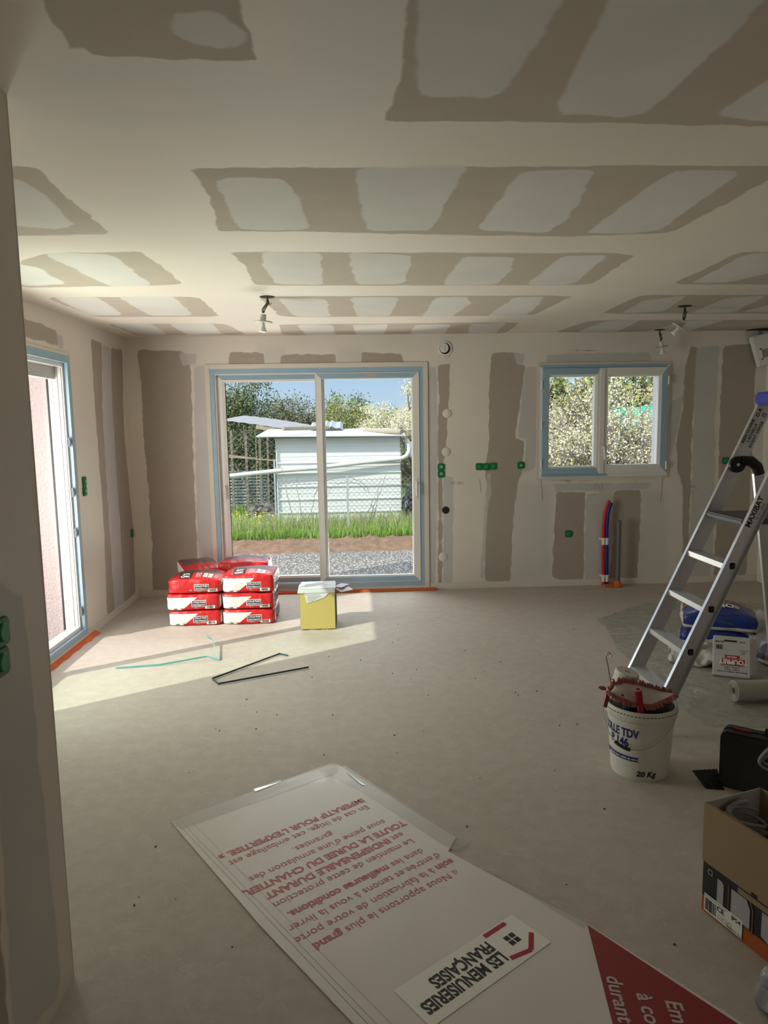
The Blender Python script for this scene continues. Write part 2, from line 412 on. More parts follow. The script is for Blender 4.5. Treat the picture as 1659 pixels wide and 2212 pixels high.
# pale screw-head dabs
c_bare_y = None
ceil_shapes = dict(bare=[ceil_poly(p) for p in c_bare], skim=[ceil_poly(p) for p in c_skim], feather=[ceil_poly(p) for p in c_feather])
ce = plaster_sheet('ceiling', axis_vals(XL, XR, .035), axis_vals(YB, D, .035), lambda u, v: (u, v, H), ceil_shapes, M_CEIL, flip=True, grow=.018)
struct(ce, 'plasterboard ceiling with pale filler bands and grey-beige bare panels')
up = MB().box((XL-WT, YB-.2, H+.02), (XR+WT, D+WT, H+.30)); roofslab = up.build('roof_slab', M_RENDERG, ce)
fl = MB()
nx_, ny_ = 30, 50
fl.box((XL-.0, YB, -.2), (XR, D, 0)); flo = fl.build('floor', M_FLOOR); struct(flo, 'beige concrete screed floor with trowel swirls and specks')

b_bare = [
 [(295,755),(395,758),(412,790),(418,1000),(430,1275),(330,1283),(328,1180),(320,1050),(310,950),(305,830)],
 [(495,760),(570,762),(575,790),(495,789)], [(605,765),(725,765),(725,786),(605,788)], [(780,760),(866,765),(875,790),(780,787)],
 [(945,790),(974,783),(972,820),(969,874),(965,953),(956,1025),(956,1264),(945,1264),(947,1116),(945,953),(949,845)],
 [(1061,761),(1110,761),(1117,787),(1135,790),(1113,946),(1133,953),(1128,1025),(1119,1036),(1108,1134),(1103,1257),(1045,1255),(1054,1062),(1048,1022),(1056,953),(1056,845)],
 [(1202,1063),(1265,1062),(1262,1134),(1261,1257),(1192,1250),(1198,1134)],
 [(1328,1060),(1386,1056),(1377,1257),(1312,1259),(1320,1203),(1323,1080)],
 [(1212,753),(1290,756),(1290,759),(1212,757)],
 [(1190,1038),(1412,1036),(1412,1039),(1190,1041)],
 [(1493,747),(1509,750),(1500,860),(1494,953),(1492,1062),(1486,1206),(1474,1206),(1475,1062),(1464,1018),(1461,957),(1475,874),(1478,805)],
 [(1562,747),(1634,740),(1632,800),(1628,900),(1612,1255),(1540,1256),(1550,1100),(1555,900)]]
b_skim = [
 [(419,790),(448,790),(472,1262),(432,1275),(424,1100)],
 [(385,760),(425,765),(425,788),(395,790)],
 [(925,790),(943,792),(946,950),(944,1110),(940,1262),(925,1262)],
 [(957,1030),(980,1030),(978,1262),(957,1262)],
 [(1134,792),(1163,792),(1158,1010),(1130,1025),(1136,950),(1117,944)],
 [(1110,760),(1135,765),(1130,788),(1117,785)],
 [(1053,1020),(1060,1022),(1062,1060),(1052,1110),(1046,1255),(1036,1250),(1046,1100)],
 [(1265,1068),(1326,1062),(1322,1200),(1312,1255),(1262,1255)],
 [(1192,1045),(1412,1042),(1395,1058),(1200,1062)],
 [(1503,750),(1555,746),(1545,900),(1545,1100),(1535,1255),(1487,1256),(1495,1000)],
 [(1447,870),(1480,850),(1462,940),(1447,1000)],
 [(1180,765),(1405,760),(1410,785),(1180,787)]]
b_feather = [[(1100,1040),(1190,1050),(1195,1250),(1100,1255)], [(1382,1060),(1440,1060),(1440,1250),(1378,1255)],
 [(560,750),(620,750),(620,792),(565,792)], [(725,750),(785,750),(785,790),(725,790)], [(1447,790),(1480,790),(1470,860),(1447,860)]]
holesB = [(DX0+.012, DZ0+.012, DX1-.012, DZ1-.012), (WX0+.012, WZ0+.012, WX1-.012, WZ1-.012)]
wb = plaster_sheet('wall_back', axis_vals(XL, XR, .025, (DX0+.012, DX1-.012, WX0+.012, WX1-.012)), axis_vals(0, H, .025, (DZ0+.012, DZ1-.012, WZ0+.012, WZ1-.012)),
    lambda u, v: (u, D, v), dict(bare=[back_poly(p) for p in b_bare], skim=[back_poly(p) for p in b_skim], feather=[back_poly(p) for p in b_feather]), M_WALL, holesB)
struct(wb, 'far wall of taped plasterboard with bare brownish panels')
mb = MB(); y0, y1 = D+.004, D+WT
e = .0
for a, b_ in (((XL-WT, -.5), (DX0, H+.1)), ((DX0, -.5), (DX1, DZ0)), ((DX0, DZ1), (DX1, H+.1)), ((DX1, -.5), (WX0, H+.1)), ((WX0, -.5), (WX1, WZ0)), ((WX0, WZ1), (WX1, H+.1)), ((WX1, -.5), (XR+WT, H+.1))):
    mb.box((a[0], y0, a[1]), (b_[0], y1, b_[1]))
mb.build('masonry', M_RENDERG, wb)
def lip(name, x0, z0, x1, z1, w, t, to, parent, m=M_WALL):
    """slim plaster return around an opening"""
    k = MB()
    for a, b_ in (((x0-w, z0-w), (x0, z1+w)), ((x1, z0-w), (x1+w, z1+w)), ((x0, z1), (x1, z1+w)), ((x0, z0-w), (x1, z0))):
        c0 = to(a[0], a[1], 0); c1 = to(b_[0], b_[1], t); k.box(c0, c1)
    return k.build(name, m, parent, bevel=.002)
toB = lambda u, v, t: (u, D-t, v)
lip('opening_trim', DX0, DZ0, DX1, DZ1, .045, .014, toB, wb, MATS.get('cream_trim') or mat('cream_trim', (.64, .585, .51), .5, var=.04))
lip('opening_trim', WX0, WZ0, WX1, WZ1, .018, .012, toB, wb, MATS['cream_trim'])

l_bare = [[(196,733),(220,740),(222,892),(237,1145),(249,1323),(231,1329),(225,1145),(206,892)],
 [(239,752),(264,754),(268,931),(288,1145),(293,1281),(268,1304),(260,1145),(243,892)],
 [(30,678),(120,713),(128,748),(30,722)]]
l_skim = [[(221,742),(239,752),(243,892),(260,1145),(268,1304),(249,1322),(237,1145),(222,892)], [(122,720),(135,728),(138,755),(126,750)]]
holesL = [(LY0+.012, LZ0+.012, LY1-.012, LZ1-.012)]
wl_ = plaster_sheet('wall_left', axis_vals(PY, D, .025, (LY0+.012, LY1-.012)), axis_vals(0, H, .025, (LZ0+.012, LZ1-.012)),
    lambda u, v: (XL, u, v), dict(bare=[left_poly(p) for p in l_bare], skim=[left_poly(p) for p in l_skim]), M_WALL, holesL, flip=False)
struct(wl_, 'left wall of plasterboard beside the glazed side door')
mb = MB()
for a, b_ in (((YB, -.5), (LY0, H+.1)), ((LY0, -.5), (LY1, LZ0)), ((LY0, LZ1), (LY1, H+.1)), ((LY1, -.5), (D+WT, H+.1))):
    mb.box((XL-.20, a[0], a[1]), (XL-.004, b_[0], b_[1]))
mb.build('masonry', M_RENDER, wl_)
toL = lambda u, v, t: (XL+t, u, v)
lip('opening_trim', LY0, LZ0, LY1, LZ1, .02, .012, toL, wl_, MATS['cream_trim'])
wr = plaster_sheet('wall_right', axis_vals(YB, D, .06), axis_vals(0, H, .06), lambda u, v: (XR, u, v),
    dict(bare=[[(5.2,0),(5.5,0),(5.5,2.1),(5.2,2.1)], [(3,0),(3.35,0),(3.4,2.2),(3,2.2)], [(.5,0),(1,0),(1,2.2),(.5,2.2)]]), M_WALL)
struct(wr, 'right wall of cream plasterboard')
MB().box((XR+.004, YB, -.3), (XR+WT, D, H+.1)).build('masonry', M_RENDERG, wr)
wf = plaster_sheet('wall_front', axis_vals(PX, XR, .06), axis_vals(0, H, .06), lambda u, v: (u, YB, v), dict(bare=[[(.5,0),(.9,0),(.9,2.2),(.5,2.2)]]), M_WALL)
struct(wf, 'plasterboard wall behind the viewer')
MB().box((XL-.2, YB-.2, -.3), (XR+WT, YB-.004, H+.1)).build('masonry', M_RENDERG, wf)
w0 = thing('added_window', 'added window frame on the wall behind the viewer, dressing the fill lamp', None); struct(w0)  # made-up frame around the unseen fill lamp, the wall stays closed
toF = lambda u, v, t: (u, YB+.02+t, v)
rect_frame(2.0, .95, 3.9, 2.15, .06, -.01, .05, toF, 'window_frame', M_PVC, w0)
rect_frame(2.92, 1.0, 2.98, 2.10, .025, -.0, .045, toF, 'mullion', M_PVC, w0)
# near partition: its long face on the left edge of the photo
def part_poly(p): return [(P(u, v, X=PX).y, P(u, v, X=PX).z) for u, v in p]
wp = plaster_sheet('wall_partition', axis_vals(YB, PY, .03), axis_vals(0, H, .03), lambda u, v: (PX, u, v),
    dict(bare=[[(1.50,0),(1.60,0),(1.63,1.0),(1.66,2.5),(1.58,2.5),(1.55,1.0)], [(.5,0),(.95,0),(.95,2.3),(.5,2.3)]], skim=[[(1.62,.1),(1.90,.02),(1.86,1.2),(1.68,1.3)]], feather=[]), M_WALL)
struct(wp, 'near plasterboard partition on the left, seen edge-on')
pb = MB().box((PX-.09, YB, 0), (PX-.0015, PY, H)); pb.box((XL+.001, PY-.09, 0), (PX-.09, PY, H)); pb.build('partition_core', MATS['cream_trim'], wp)
MB().tube([(PX-.002, PY-.001, .0), (PX-.002, PY-.001, H)], .0035, 6).build('corner_bead', MATS['cream_trim'], wp)
# plaster baseboard step along back and left walls
M_BASE = MATS['cream_trim']
bb = MB().box((DX1+.05, D-.010, .0), (XR-.01, D-.0005, .065)).box((XL+.012, D-.010, 0), (DX0-.05, D-.0005, .065)).build('baseboard_back', M_BASE, bevel=.002); struct(bb)
bb = MB().box((XL+.0005, LY1+.03, 0), (XL+.010, D-.011, .065)).build('baseboard_left', M_BASE, bevel=.002); struct(bb)
bb = MB().box((XR-.010, YB, 0), (XR-.0005, D-.011, .065)).build('baseboard_right', M_BASE, bevel=.002); struct(bb)

# orange sealing strips
k = MB(); pts = [(-.74,.0),(-.3,.004),(.2,.0),(.78,.003)]
for i in range(24):
    x = -1.0+i*1.82/23
k.box((-.86, D-.055, 0.0005), (.80, D-.012, .022)); s_ = k.build('trim_2', M_ORANGE, bevel=.004); struct(s_, 'orange sealing strip under the garden door')
k = MB(); n_ = 28; vs = []
for i in range(n_):
    y = 4.2+(5.66-4.2)*i/(n_-1); w = .028+.012*math.sin(i*1.7)*.6+(.012 if i > 22 else 0)
    vs.append((y, w))
for i in range(n_-1):
    (ya, wa), (yb, wb_) = vs[i], vs[i+1]
    k.add([(XL+.012,ya,.001),(XL+.012+wa,ya,.001),(XL+.012+wb_,yb,.001),(XL+.012,yb,.001),(XL+.012,ya,.03),(XL+.012+wa*.7,ya,.014),(XL+.012+wb_*.7,yb,.014),(XL+.012,yb,.03)],
          [(4,5,6,7),(1,2,6,5)]+([(0,1,5,4)] if i == 0 else [])+([(3,7,6,2)] if i == n_-2 else []))
s_ = k.build('trim_1', M_ORANGE, smooth=True); struct(s_, 'orange sealing strip under the left door')

# ------------------------------------------------------------------ frames
FM = [M_PVC, M_FILM]
def pane(name, x0, z0, x1, z1, t, to, m, parent):
    return MB().box(to(x0, z0, t-.002), to(x1, z1, t+.002)).build(name, m, parent)
def handle(to, x, z, parent, L=.11, up_=True, name='handle'):
    h = MB(); c = to(x, z, 0); s = (Vector(to(0,0,1))-Vector(to(0,0,0))); ux = Vector(to(1,0,0))-Vector(to(0,0,0)); uz = Vector((0,0,1)); c = Vector(c)
    return c, s, ux
# sliding garden door = door_1
d1 = thing('door_1', 'wide sliding glazed garden door with blue film on its frame', 'door', (0,0,0)); del d1['category']; struct(d1)
rect_frame(DX0, DZ0, DX1, DZ1, (.040,.040,.045,.045), -.10, .008, toB, 'door_frame', FM, d1, (1,1,1,1))
rect_frame(DX0+.040, DZ0+.045, DX1-.040, DZ1-.045, .012, -.10, -.004, toB, 'door_track', M_PVC, d1)
mx_ = -.305   # meeting stile centre
la = rect_frame(DX0+.052, DZ0+.057, mx_+.04, DZ1-.057, (.080,.05,.058,.058), -.085, -.045, toB, 'sliding_leaf', FM, d1, (0,0,1,1))
rect_frame(DX0+.100, DZ0+.100, mx_+.01, DZ1-.100, (.032,.02,.022,.02), -.085, -.036, toB, 'glazing_bead', M_PVC, la, chamfer=.01)
pane('glass_pane', DX0+.125, DZ0+.115, mx_, DZ1-.115, -.065, toB, M_GLASS, la)
lb = rect_frame(mx_-.045, DZ0+.050, DX1-.044, DZ1-.050, (.058,.060,.052,.052), -.040, .014, toB, 'sliding_leaf', FM, d1, (0,0,1,1))
rect_frame(mx_+.000, DZ0+.088, DX1-.092, DZ1-.088, (.026,.022,.022,.026), -.040, .006, toB, 'glazing_bead', M_PVC, lb, chamfer=.01)
pane('glass_pane', mx_+.015, DZ0+.10, DX1-.10, DZ1-.10, -.012, toB, M_GLASS, lb)
rect_frame(mx_-.047, DZ0+.048, DX1-.042, DZ1-.048, .006, -.04, .016, toB, 'leaf_edge', M_PVC, lb)
for px_, leaf in ((DX0+.09, la), (DX1-.075, lb)):
    t = -.04 if leaf is la else .014
    h = MB(); h.box(toB(px_-.012, 1.02-.10, t), toB(px_+.012, 1.02+.10, t+.006)); h.build('handle_plate', M_WHITEP, leaf, bevel=.004)
    h = MB(); h.tube([toB(px_, 1.07, t+.006), toB(px_, 1.07, t+.04), toB(px_, 1.05, t+.048), toB(px_, .95, t+.048)], .009, 10); h.build('handle', M_WHITEP, leaf, smooth=True)
MB().box((.185-.052, D-.0155, DZ1-.088), (.185+.058, D-.0125, DZ1-.062)).build('paper_sticker', mat('kraft_sticker', (.50,.40,.31), .7), lb)

# kitchen window = window_1
w1 = thing('window_1', 'two-leaf kitchen window with blue film on its frame', None); struct(w1)
rect_frame(WX0, WZ0, WX1, WZ1, (.030,.03,.036,.036), -.07, .012, toB, 'window_frame', FM, w1, (0,0,1,0))
MB().box((WX0+.03, D-.0135, WZ0+.006), (2.51, D-.0122, WZ0+.034)).build('frame_film', M_FILM, w1)
WM = 2.455
s1 = rect_frame(WX0+.030, WZ0+.036, WM-.035, WZ1-.036, (.055,.03,.06,.055), -.05, .03, toB, 'sash', FM, w1, (1,0,1,1))
rect_frame(WX0+.080, WZ0+.086, WM-.055, WZ1-.092, (.02,.028,.024,.022), -.05, .022, toB, 'glazing_bead', M_PVC, s1, chamfer=.012)
pane('glass_pane', WX0+.09, WZ0+.1, WM-.07, WZ1-.105, -.02, toB, M_GLASS, s1)
s2 = rect_frame(WM+.005, WZ0+.036, WX1-.022, WZ1-.036, (.035,.055,.072,.068), -.05, .03, toB, 'sash', FM, w1, (0,1,0,0))
rect_frame(WM+.032, WZ0+.098, WX1-.070, WZ1-.102, (.018,.032,.018,.018), -.05, .022, toB, 'glazing_bead', M_PVC, s2, chamfer=.012)
pane('glass_pane', WM+.045, WZ0+.11, WX1-.09, WZ1-.11, -.02, toB, M_GLASS, s2)
MB().box((WM-.040, D-.040, WZ0+.034), (WM+.012, D-.020, WZ1-.038)).build('meeting_stile', M_PVC, w1, bevel=.005)
MB().box((WM-.020, D-.052, 1.30), (WM+.014, D-.040, 1.41)).build('handle_plate', M_WHITEP, w1, bevel=.006)
MB().tube([(WM-.003, D-.05, 1.385), (WM-.003, D-.085, 1.385), (WM-.003, D-.092, 1.36), (WM+.004, D-.085, 1.27)], .0095, 10).build('handle', M_WHITEP, w1, smooth=True)
for x, zs in ((WX0+.022, (1.24, 1.62, 2.0)), (WX1-.012, (1.20, 2.03))):
    for z in zs: MB().tube([(x, D-.03, z-.04), (x, D-.03, z+.04)], .010, 10).build('hinge', M_WHITEP, w1, smooth=True)

# left door = door_2 : far half open to the terrace, near half a glazed leaf
d2 = thing('door_2', 'glazed door in the left wall with pale blue film and roller shutter box', None); struct(d2)
rect_frame(LY0, LZ0, LY1, LZ1, (.045,.045,.055,.045), -.07, .010, toL, 'door_frame', FM, d2, (1,1,1,1))
rect_frame(LY0+.045, LZ0+.045, LY1-.040, LZ1-.055, (.03,.03,.03,.03), -.10, -.02, toL, 'inner_frame', M_PVC, d2)
MB().box((XL-.16, LY0+.02, 2.02), (XL-.075, LY1-.02, 2.13)).build('shutter_box', mat('grey_shutter', (.45,.44,.42), .5), d2)
for y in (LY1-.075, LY0+.05): MB().box((XL-.135, y, .06), (XL-.10, y+.03, 2.02)).build('shutter_rail', M_PVC, d2)
MB().box((XL-.140, LY1-.082, .06), (XL-.128, LY1-.074, 2.06)).build('rail_gasket', M_BLACK, d2)
for dx_ in (.030, .058): MB().box((XL-dx_-.004, LY1-.0765, .10), (XL-dx_, LY1-.0695, 2.10)).build('jamb_step_shade', MATS['grey_shutter'], d2)  # grey strips painting the shaded steps of the jamb profile
for z in (1.55, 1.17, .86, .24): MB().box((XL-.012, LY1-.075, z-.035), (XL+.002, LY1-.062, z+.035)).box((XL-.012, LY1-.074, z-.012), (XL+.006, LY1-.060, z+.012)).build('lock_keep', MATS.get('grey_steel') or mat('grey_steel', (.10,.10,.11), .5), d2)
lm = 4.565
lf = rect_frame(LY0+.05, LZ0+.055, lm+.035, LZ1-.06, .075, -.09, -.03, toL, 'glazed_leaf', FM, d2)
pane('glass_pane', LY0+.12, LZ0+.12, lm-.03, LZ1-.13, -.06, toL, M_GLASSG, lf)
# ================================================================== FITTINGS ON WALLS AND CEILING
M_GRN2 = mat('green_box_cap', (.01, .22, .07), .35, var=.1); M_GRNW = mat('pale_mark', (.45,.55,.46), .5)
def green_box(loc, nrm, label, group, mark=0, w=.068):
    """square-ish flush electrical box with clipped corners and a round cap"""
    t = thing('electrical_box', label, 'electrical box', loc, 0, group)
    n = Vector(nrm); ux = Vector((0,0,1)).cross(n); uz = Vector((0,0,1)); M = Matrix((ux, uz, n)).transposed().to_4x4()
    a, c = w/2, w*.13; p = [(-a+c,-a),(a-c,-a),(a,-a+c),(a,a-c),(a-c,a),(-a+c,a),(-a,a-c),(-a,-a+c)]
    MB().prism(p, -.002, .010, M).build('box_rim', M_GREEN, t, bevel=.002)
    prof = [(0,.016),(w*.30,.016),(w*.34,.013),(w*.34,.009)]
    MB().lathe(prof, 24, M=M.to_3x3().to_4x4()).build('cap', M_GRN2, t, smooth=True)
    if mark:
        k = MB(); k.prism([(-.012,-.006),(.012,-.006),(.012,.006),(-.012,.006)], .0165, .018, M)
        if mark > 1: k.prism([(-.016,.012),(.016,.012),(.016,.016),(-.016,.016)], .0165, .018, M)
        k.build('cap_mark', M_GRNW, t)
    return t
def onB(u, v): p = P(u, v, Y=D); p.y = D; return p
def onL(u, v): p = P(u, v, X=XL); p.x = XL; return p
GB = 'green electrical boxes in the walls'
nB, nL = (0,-1,0), (1,0,0)
for u, v, lab, mk in ((953,1009,'upper green box of the vertical pair right of the garden door',2), (953,1024,'lower green box of the vertical pair right of the garden door',2),
     (1035,1008,'left green box of the row of three',0), (1050,1008,'middle green box of the row of three',0), (1065,1007,'right green box of the row of three',0),
     (1125,1005,'lone green box between the row of three and the kitchen window',1), (1228,1153,'low green box under the kitchen window, left of the pipes',0), (1567,995,'green box on the far wall behind the stepladder',0)):
    green_box(onB(u, v), nB, lab, GB, mk)
for u, v, lab, mk in ((181,1040,'upper green box of the pair beside the left door',1), (182,1061,'lower green box of the pair beside the left door',1), (285,1152,'single low green box on the left wall near the corner',0)):
    green_box(onL(u, v), nL, lab, GB, mk, .075)
for v, lab in ((1366,'upper green box on the near partition, cut by the photo edge'), (1431,'lower green box on the near partition, cut by the photo edge')):
    p = P(-2, v, X=PX); p.x = PX; green_box(p, nL, lab, GB, 0, .07)
M_COVER = mat('plaster_cover', (.66,.61,.54), .7, var=.05)
for (u, v), lab in (((966,893),'upper round plastered cover above the socket pair'), ((964,976),'lower round plastered cover above the socket pair'), ((957,1203),'round plastered cover low on the wall beneath the pipe hole')):
    c = onB(u, v); o = MB().lathe([(0,.006),(.040,.006),(.043,.004),(.045,.0)], 28, M=Matrix.Rotation(PI/2, 4, 'X')).build('round_cover', M_COVER, smooth=True); o.location = c
    tag(o, lab, 'wall cover', 'round plastered covers')
# vent opening above
c = onB(961,753); t = thing('vent_duct', 'white round ventilation sleeve high between door and kitchen window', 'vent', c)
MX = Matrix.Rotation(PI/2, 4, 'X')
MB().lathe([(.054,-.03),(.054,.012),(.066,.012),(.068,.004),(.068,-.001)], 32, M=MX).build('sleeve', M_WHITEP, t, smooth=True)
MB().lathe([(0,.002),(.054,.002)], 32, M=MX).build('duct_hole', M_CAVITY, t)
k = MB(); k.lathe([(0,.008),(.044,.008),(.046,.004)], 28, c=(-.010,0,.006), M=MX); k.build('flap', M_WHITEP, t, smooth=True)
MB().tube([(-.03,-.012,.0),(-.005,-.014,.02),(-.008,-.014,-.02)], .002, 6).build('loose_wire', M_WHITEP, t); k = MB(); k.tube([(0,-.012,-.068),(-.02,-.02,-.085),(.0,-.02,-.095)], .0025, 6); k.build('loose_wire', M_WHITEP, t); MB().tube([(.02,-.012,-.07),(.03,-.015,-.09)], .0025, 6).build('loose_wire', M_WHITEP, t)
c = onB(963,1102); o = MB().lathe([(0,.0015),(.034,.0015),(.037,.0008)], 28, M=MX).build('pipe_hole', M_CAVITY); o.location = c; tag(o, 'dark round hole through the far wall below the socket pair', 'hole')
# lamp sockets
M_BULBW = mat('lamp_white', (.55,.53,.48), .4); M_WIRE = mat('dark_wire', (.04,.035,.03), .5)
def lamp_socket(u, v, label, tilt, hole=.05, swing=(-.02,.0)):
    c = P(u, v, z=H); c.z = H
    t = thing('lamp_socket', label, 'light fitting', c, 0, 'bare lamp sockets hanging from the ceiling')
    MB().lathe([(0,-.003),(hole,-.003),(hole,.001)], 24).build('ceiling_hole', M_CAVITY, t)
    sx_, sy_ = swing; b = Vector((sx_, sy_, -.115)); q = Matrix.Translation(b) @ Matrix.Rotation(tilt[0], 4, 'X') @ Matrix.Rotation(tilt[1], 4, 'Y')
    k = MB()
    for j in (-1, 0, 1):
        k.tube([(0,0,0),(.008*j+.004,.0,-.04),(sx_+.010*j+.004,sy_,-.08),tuple(b+Vector((.004*j,0,.01)))], .0035, 6)
    k.tube([(0,0,-.02),(.018,0,-.055),(.026,0,-.040)], .003, 6); k.build('wires', M_WIRE, t)
    MB().lathe([(0,.0),(.019,0),(.020,-.045),(.030,-.05)], 20, M=q).build('socket_neck', M_BULBW, t, smooth=True)
    MB().lathe([(0,-.046),(.062,-.046),(.064,-.050),(.062,-.054),(0,-.054)], 28, M=q).build('round_plate', M_BULBW, t, smooth=True)
    MB().lathe([(0,-.054),(.012,-.058),(.013,-.075),(.022,-.10),(.026,-.108),(.024,-.114),(.010,-.118),(0,-.118)], 20, M=q).build('socket_cup', M_WHITEP, t, smooth=True)
    return t
lamp_socket(577, 641, 'leftmost bare white lamp socket, hanging above the garden door', (0, .06), swing=(-.03,0))
lamp_socket(1479, 661, 'tilted white lamp socket with round plate, nearer of the two above the kitchen window', (.35, .55), swing=(-.004,0))
lamp_socket(1425, 712, 'white lamp socket on long wires close to the far wall, above the kitchen window', (.1, -.25), swing=(.015,0))
# spot device hanging by wires near the right corner
c = P(1643, 712, z=H); c.z = H
t = thing('wired_device', 'white boxy detector dangling on wires at the upper right corner', 'detector', c)
MB().lathe([(0,-.003),(.13,-.003),(.13,.001)], 24).build('ceiling_hole', M_CAVITY, t)
q = Matrix.Translation((.00,0,-.045)) @ Matrix.Rotation(-.25, 4, 'Y')
# box hangs lower left of hole
a, b2 = .095, .125
p = [(-.085,-.30),(.085,-.30),(.105,-.02),(.095,0),(-.095,0),(-.105,-.02)]
RX = Matrix.Rotation(PI/2, 4, 'X')
MB().prism([(x, y) for x, y in p], -.03, .03, q @ RX).build('housing', M_WHITEP, t, bevel=.008)
k = MB()
for a_, b_ in (((-.055,-.24),(.055,-.225)), ((-.055,-.145),(.055,-.13)), ((-.055,-.24),(-.04,-.13)), ((.04,-.24),(.055,-.13))):
    k.prism([(a_[0],a_[1]),(b_[0],a_[1]),(b_[0],b_[1]),(a_[0],b_[1])], .030, .040, q @ RX)
k.build('bezel', M_WHITEP, t, bevel=.002)
MB().prism([(-.04,-.225),(.04,-.225),(.04,-.145),(-.04,-.145)], .030, .034, q @ RX).build('lens', mat('lens_grey', (.32,.30,.31), .25), t)
k = MB()
for j in (-1, 0, 1): k.tube([(.01*j,0,0),(.014*j,0,-.02),(.01*j-.0,0,-.05)], .003, 6)
k.tube([(.05,0,0),(.10,-.01,-.03),(.13,-.01,-.10)], .003, 6); k.build('wires', M_WIRE, t)

# water pipes
M_RED = mat('red_pex', (.50,.012,.015), .4, var=.08); M_BLUE = mat('blue_pex', (.008,.022,.22), .4, var=.08); M_GREYP = mat('grey_pvc_pipe', (.13,.125,.13), .45, var=.05)
def pipe_thing(name, label, u0, u1, m, sh):
    b = P(u0, 1261, z=0); y = D-.05-sh
    x0 = P(u0, 1261, Y=y).x; t = thing(name, label, 'pipe', (x0, y, 0))
    pts = []
    for u, v in u1: q = P(u, v, Y=y); pts.append((q.x-x0, 0, q.z))
    pts[0] = (pts[0][0], 0, .0)
    n = []
    for i in range(len(pts)-1):
        for j in range(4): f = j/4; n.append(tuple(Vector(pts[i]).lerp(Vector(pts[i+1]), f)))
    n.append(pts[-1]); MB().tube(n, .0165, 14).build('pipe_sheath', m, t, smooth=True)
    for zc in (.10, .475):
        k = MB(); k.lathe([(.0175,zc-.015),(.0195,zc-.015),(.0195,zc+.015),(.0175,zc+.015)], 14, c=(np.interp(zc, [p[2] for p in n], [p[0] for p in n]),0,0))
        k.box((-.028+np.interp(zc, [p[2] for p in n], [p[0] for p in n]), .006, zc-.008), (.028+np.interp(zc, [p[2] for p in n], [p[0] for p in n]), .045, zc+.012)); k.build('clip', M_WHITEP, t)
        k = MB(); xx = np.interp(zc, [p[2] for p in n], [p[0] for p in n])
        k.tube([(xx, -.0, zc-.055), (xx, 0, zc-.012)], .0172, 12); k.build('white_sleeve', M_WHITEP, t)
pipe_thing('hot_water_pipe', 'red plastic water pipe rising by the far wall under the window', 1304, [(1304,1261),(1303,1200),(1304,1140),(1307,1110),(1312,1092),(1317,1081)], M_RED, .0)
pipe_thing('cold_water_pipe', 'blue plastic water pipe standing between the red and grey pipes', 1311, [(1311,1260),(1311,1200),(1311,1140),(1313,1112),(1317,1096),(1321,1086)], M_BLUE, .002)
y = D-.09; x0 = P(1334, 1261, Y=y).x; t = thing('waste_pipe', 'dark grey drain pipe standing in an orange collar', 'pipe', (x0, y, 0))
MB().tube([(0,0,0),(.001,0,.665)], .0215, 20, cap=False).lathe([(.0215,.66),(.019,.665),(.0185,.60),(0,.60)], 20).build('pipe', M_GREYP, t, smooth=True)
k = MB(); k.lathe([(0,.004),(.05,.004),(.048,.02),(.034,.035),(.030,.062),(.0225,.065)], 18); k.box((-.14,-.03,.001),(-.03,.03,.022)); k.build('collar', M_ORANGE, t, bevel=.004)

# pencil marks (writing on the wall)
M_PEN = mat('pencil', (.17,.15,.14), .8)
fB = lambda x, z: Vector((x, D-.0012, z))
k = MB(); c = onB(987, 1044); text_on(k, 'M. 400', .045, fB, (c.x, c.z), bold=-.0012, shear=.2)
c = onB(1289, 1052); text_on(k, 'EV', .065, fB, (c.x, c.z), bold=-.002, shear=.1)
c = onB(1280, 1068); text_on(k, '1250', .035, fB, (c.x, c.z), bold=-.001, shear=.2)
for a, b_ in (((1168,1035),(1172,1082)), ((1431,1030),(1427,1085)), ((1036,1035),(1038,1062)), ((1214,1019),(1215,1034)), ((1300,1040),(1300,1058)), ((1489,1051),(1504,1048)), ((1490,1053),(1503,1052)), ((1496,1062),(1497,1066)), ((1502,1060),(1507,1057))):
    p, q = onB(*a), onB(*b_); lines_on(k, fB, [(p.x,p.z),((p.x+q.x)/2+.004,(p.z+q.z)/2),(q.x,q.z)], .0035)
k.build('pencil_marks', M_PEN, wb)

# ================================================================== BAGS OF TILE ADHESIVE
def bag_fn(w, d, h, seed, sag=.0, top=.22, wr_=.006):
    def F(p):
        x, y, z = p; N = 12
        s = (abs(x)**N+abs(y)**N+abs(z)**N)**(1/N); x, y, z = x/s, y/s, z/s
        bul = (1-x*x)*(1-z*z)
        Y = y*d/2*(1+.05*(1-x*x)*(1-z*z)); X = x*w/2*(1+.03*(1-z*z)*(1-y*y))
        Z = z*h/2*(1+(top if z > 0 else .0)*(1-x*x)*(1-y*y)) - (sag*abs(x)**3*h if z > 0 else 0)
        n_ = noise.noise(Vector((X*7+seed*9, Y*7, Z*9)))*wr_*1.6 + noise.noise(Vector((X*26+seed*5, Y*20+X*12, Z*22)))*wr_*.55
        # vertical creases on the face
        n_ -= abs(noise.noise(Vector((X*16+Z*10+seed*3, seed, Z*5))))*wr_*.8
        q = Vector((X, Y, Z+h/2)); dr = Vector((x*abs(x)**2, y*abs(y)**2, z*abs(z)**2 if z > 0 else 0))
        return q+dr.normalized()*n_ if dr.length > 1e-6 else q
    return F
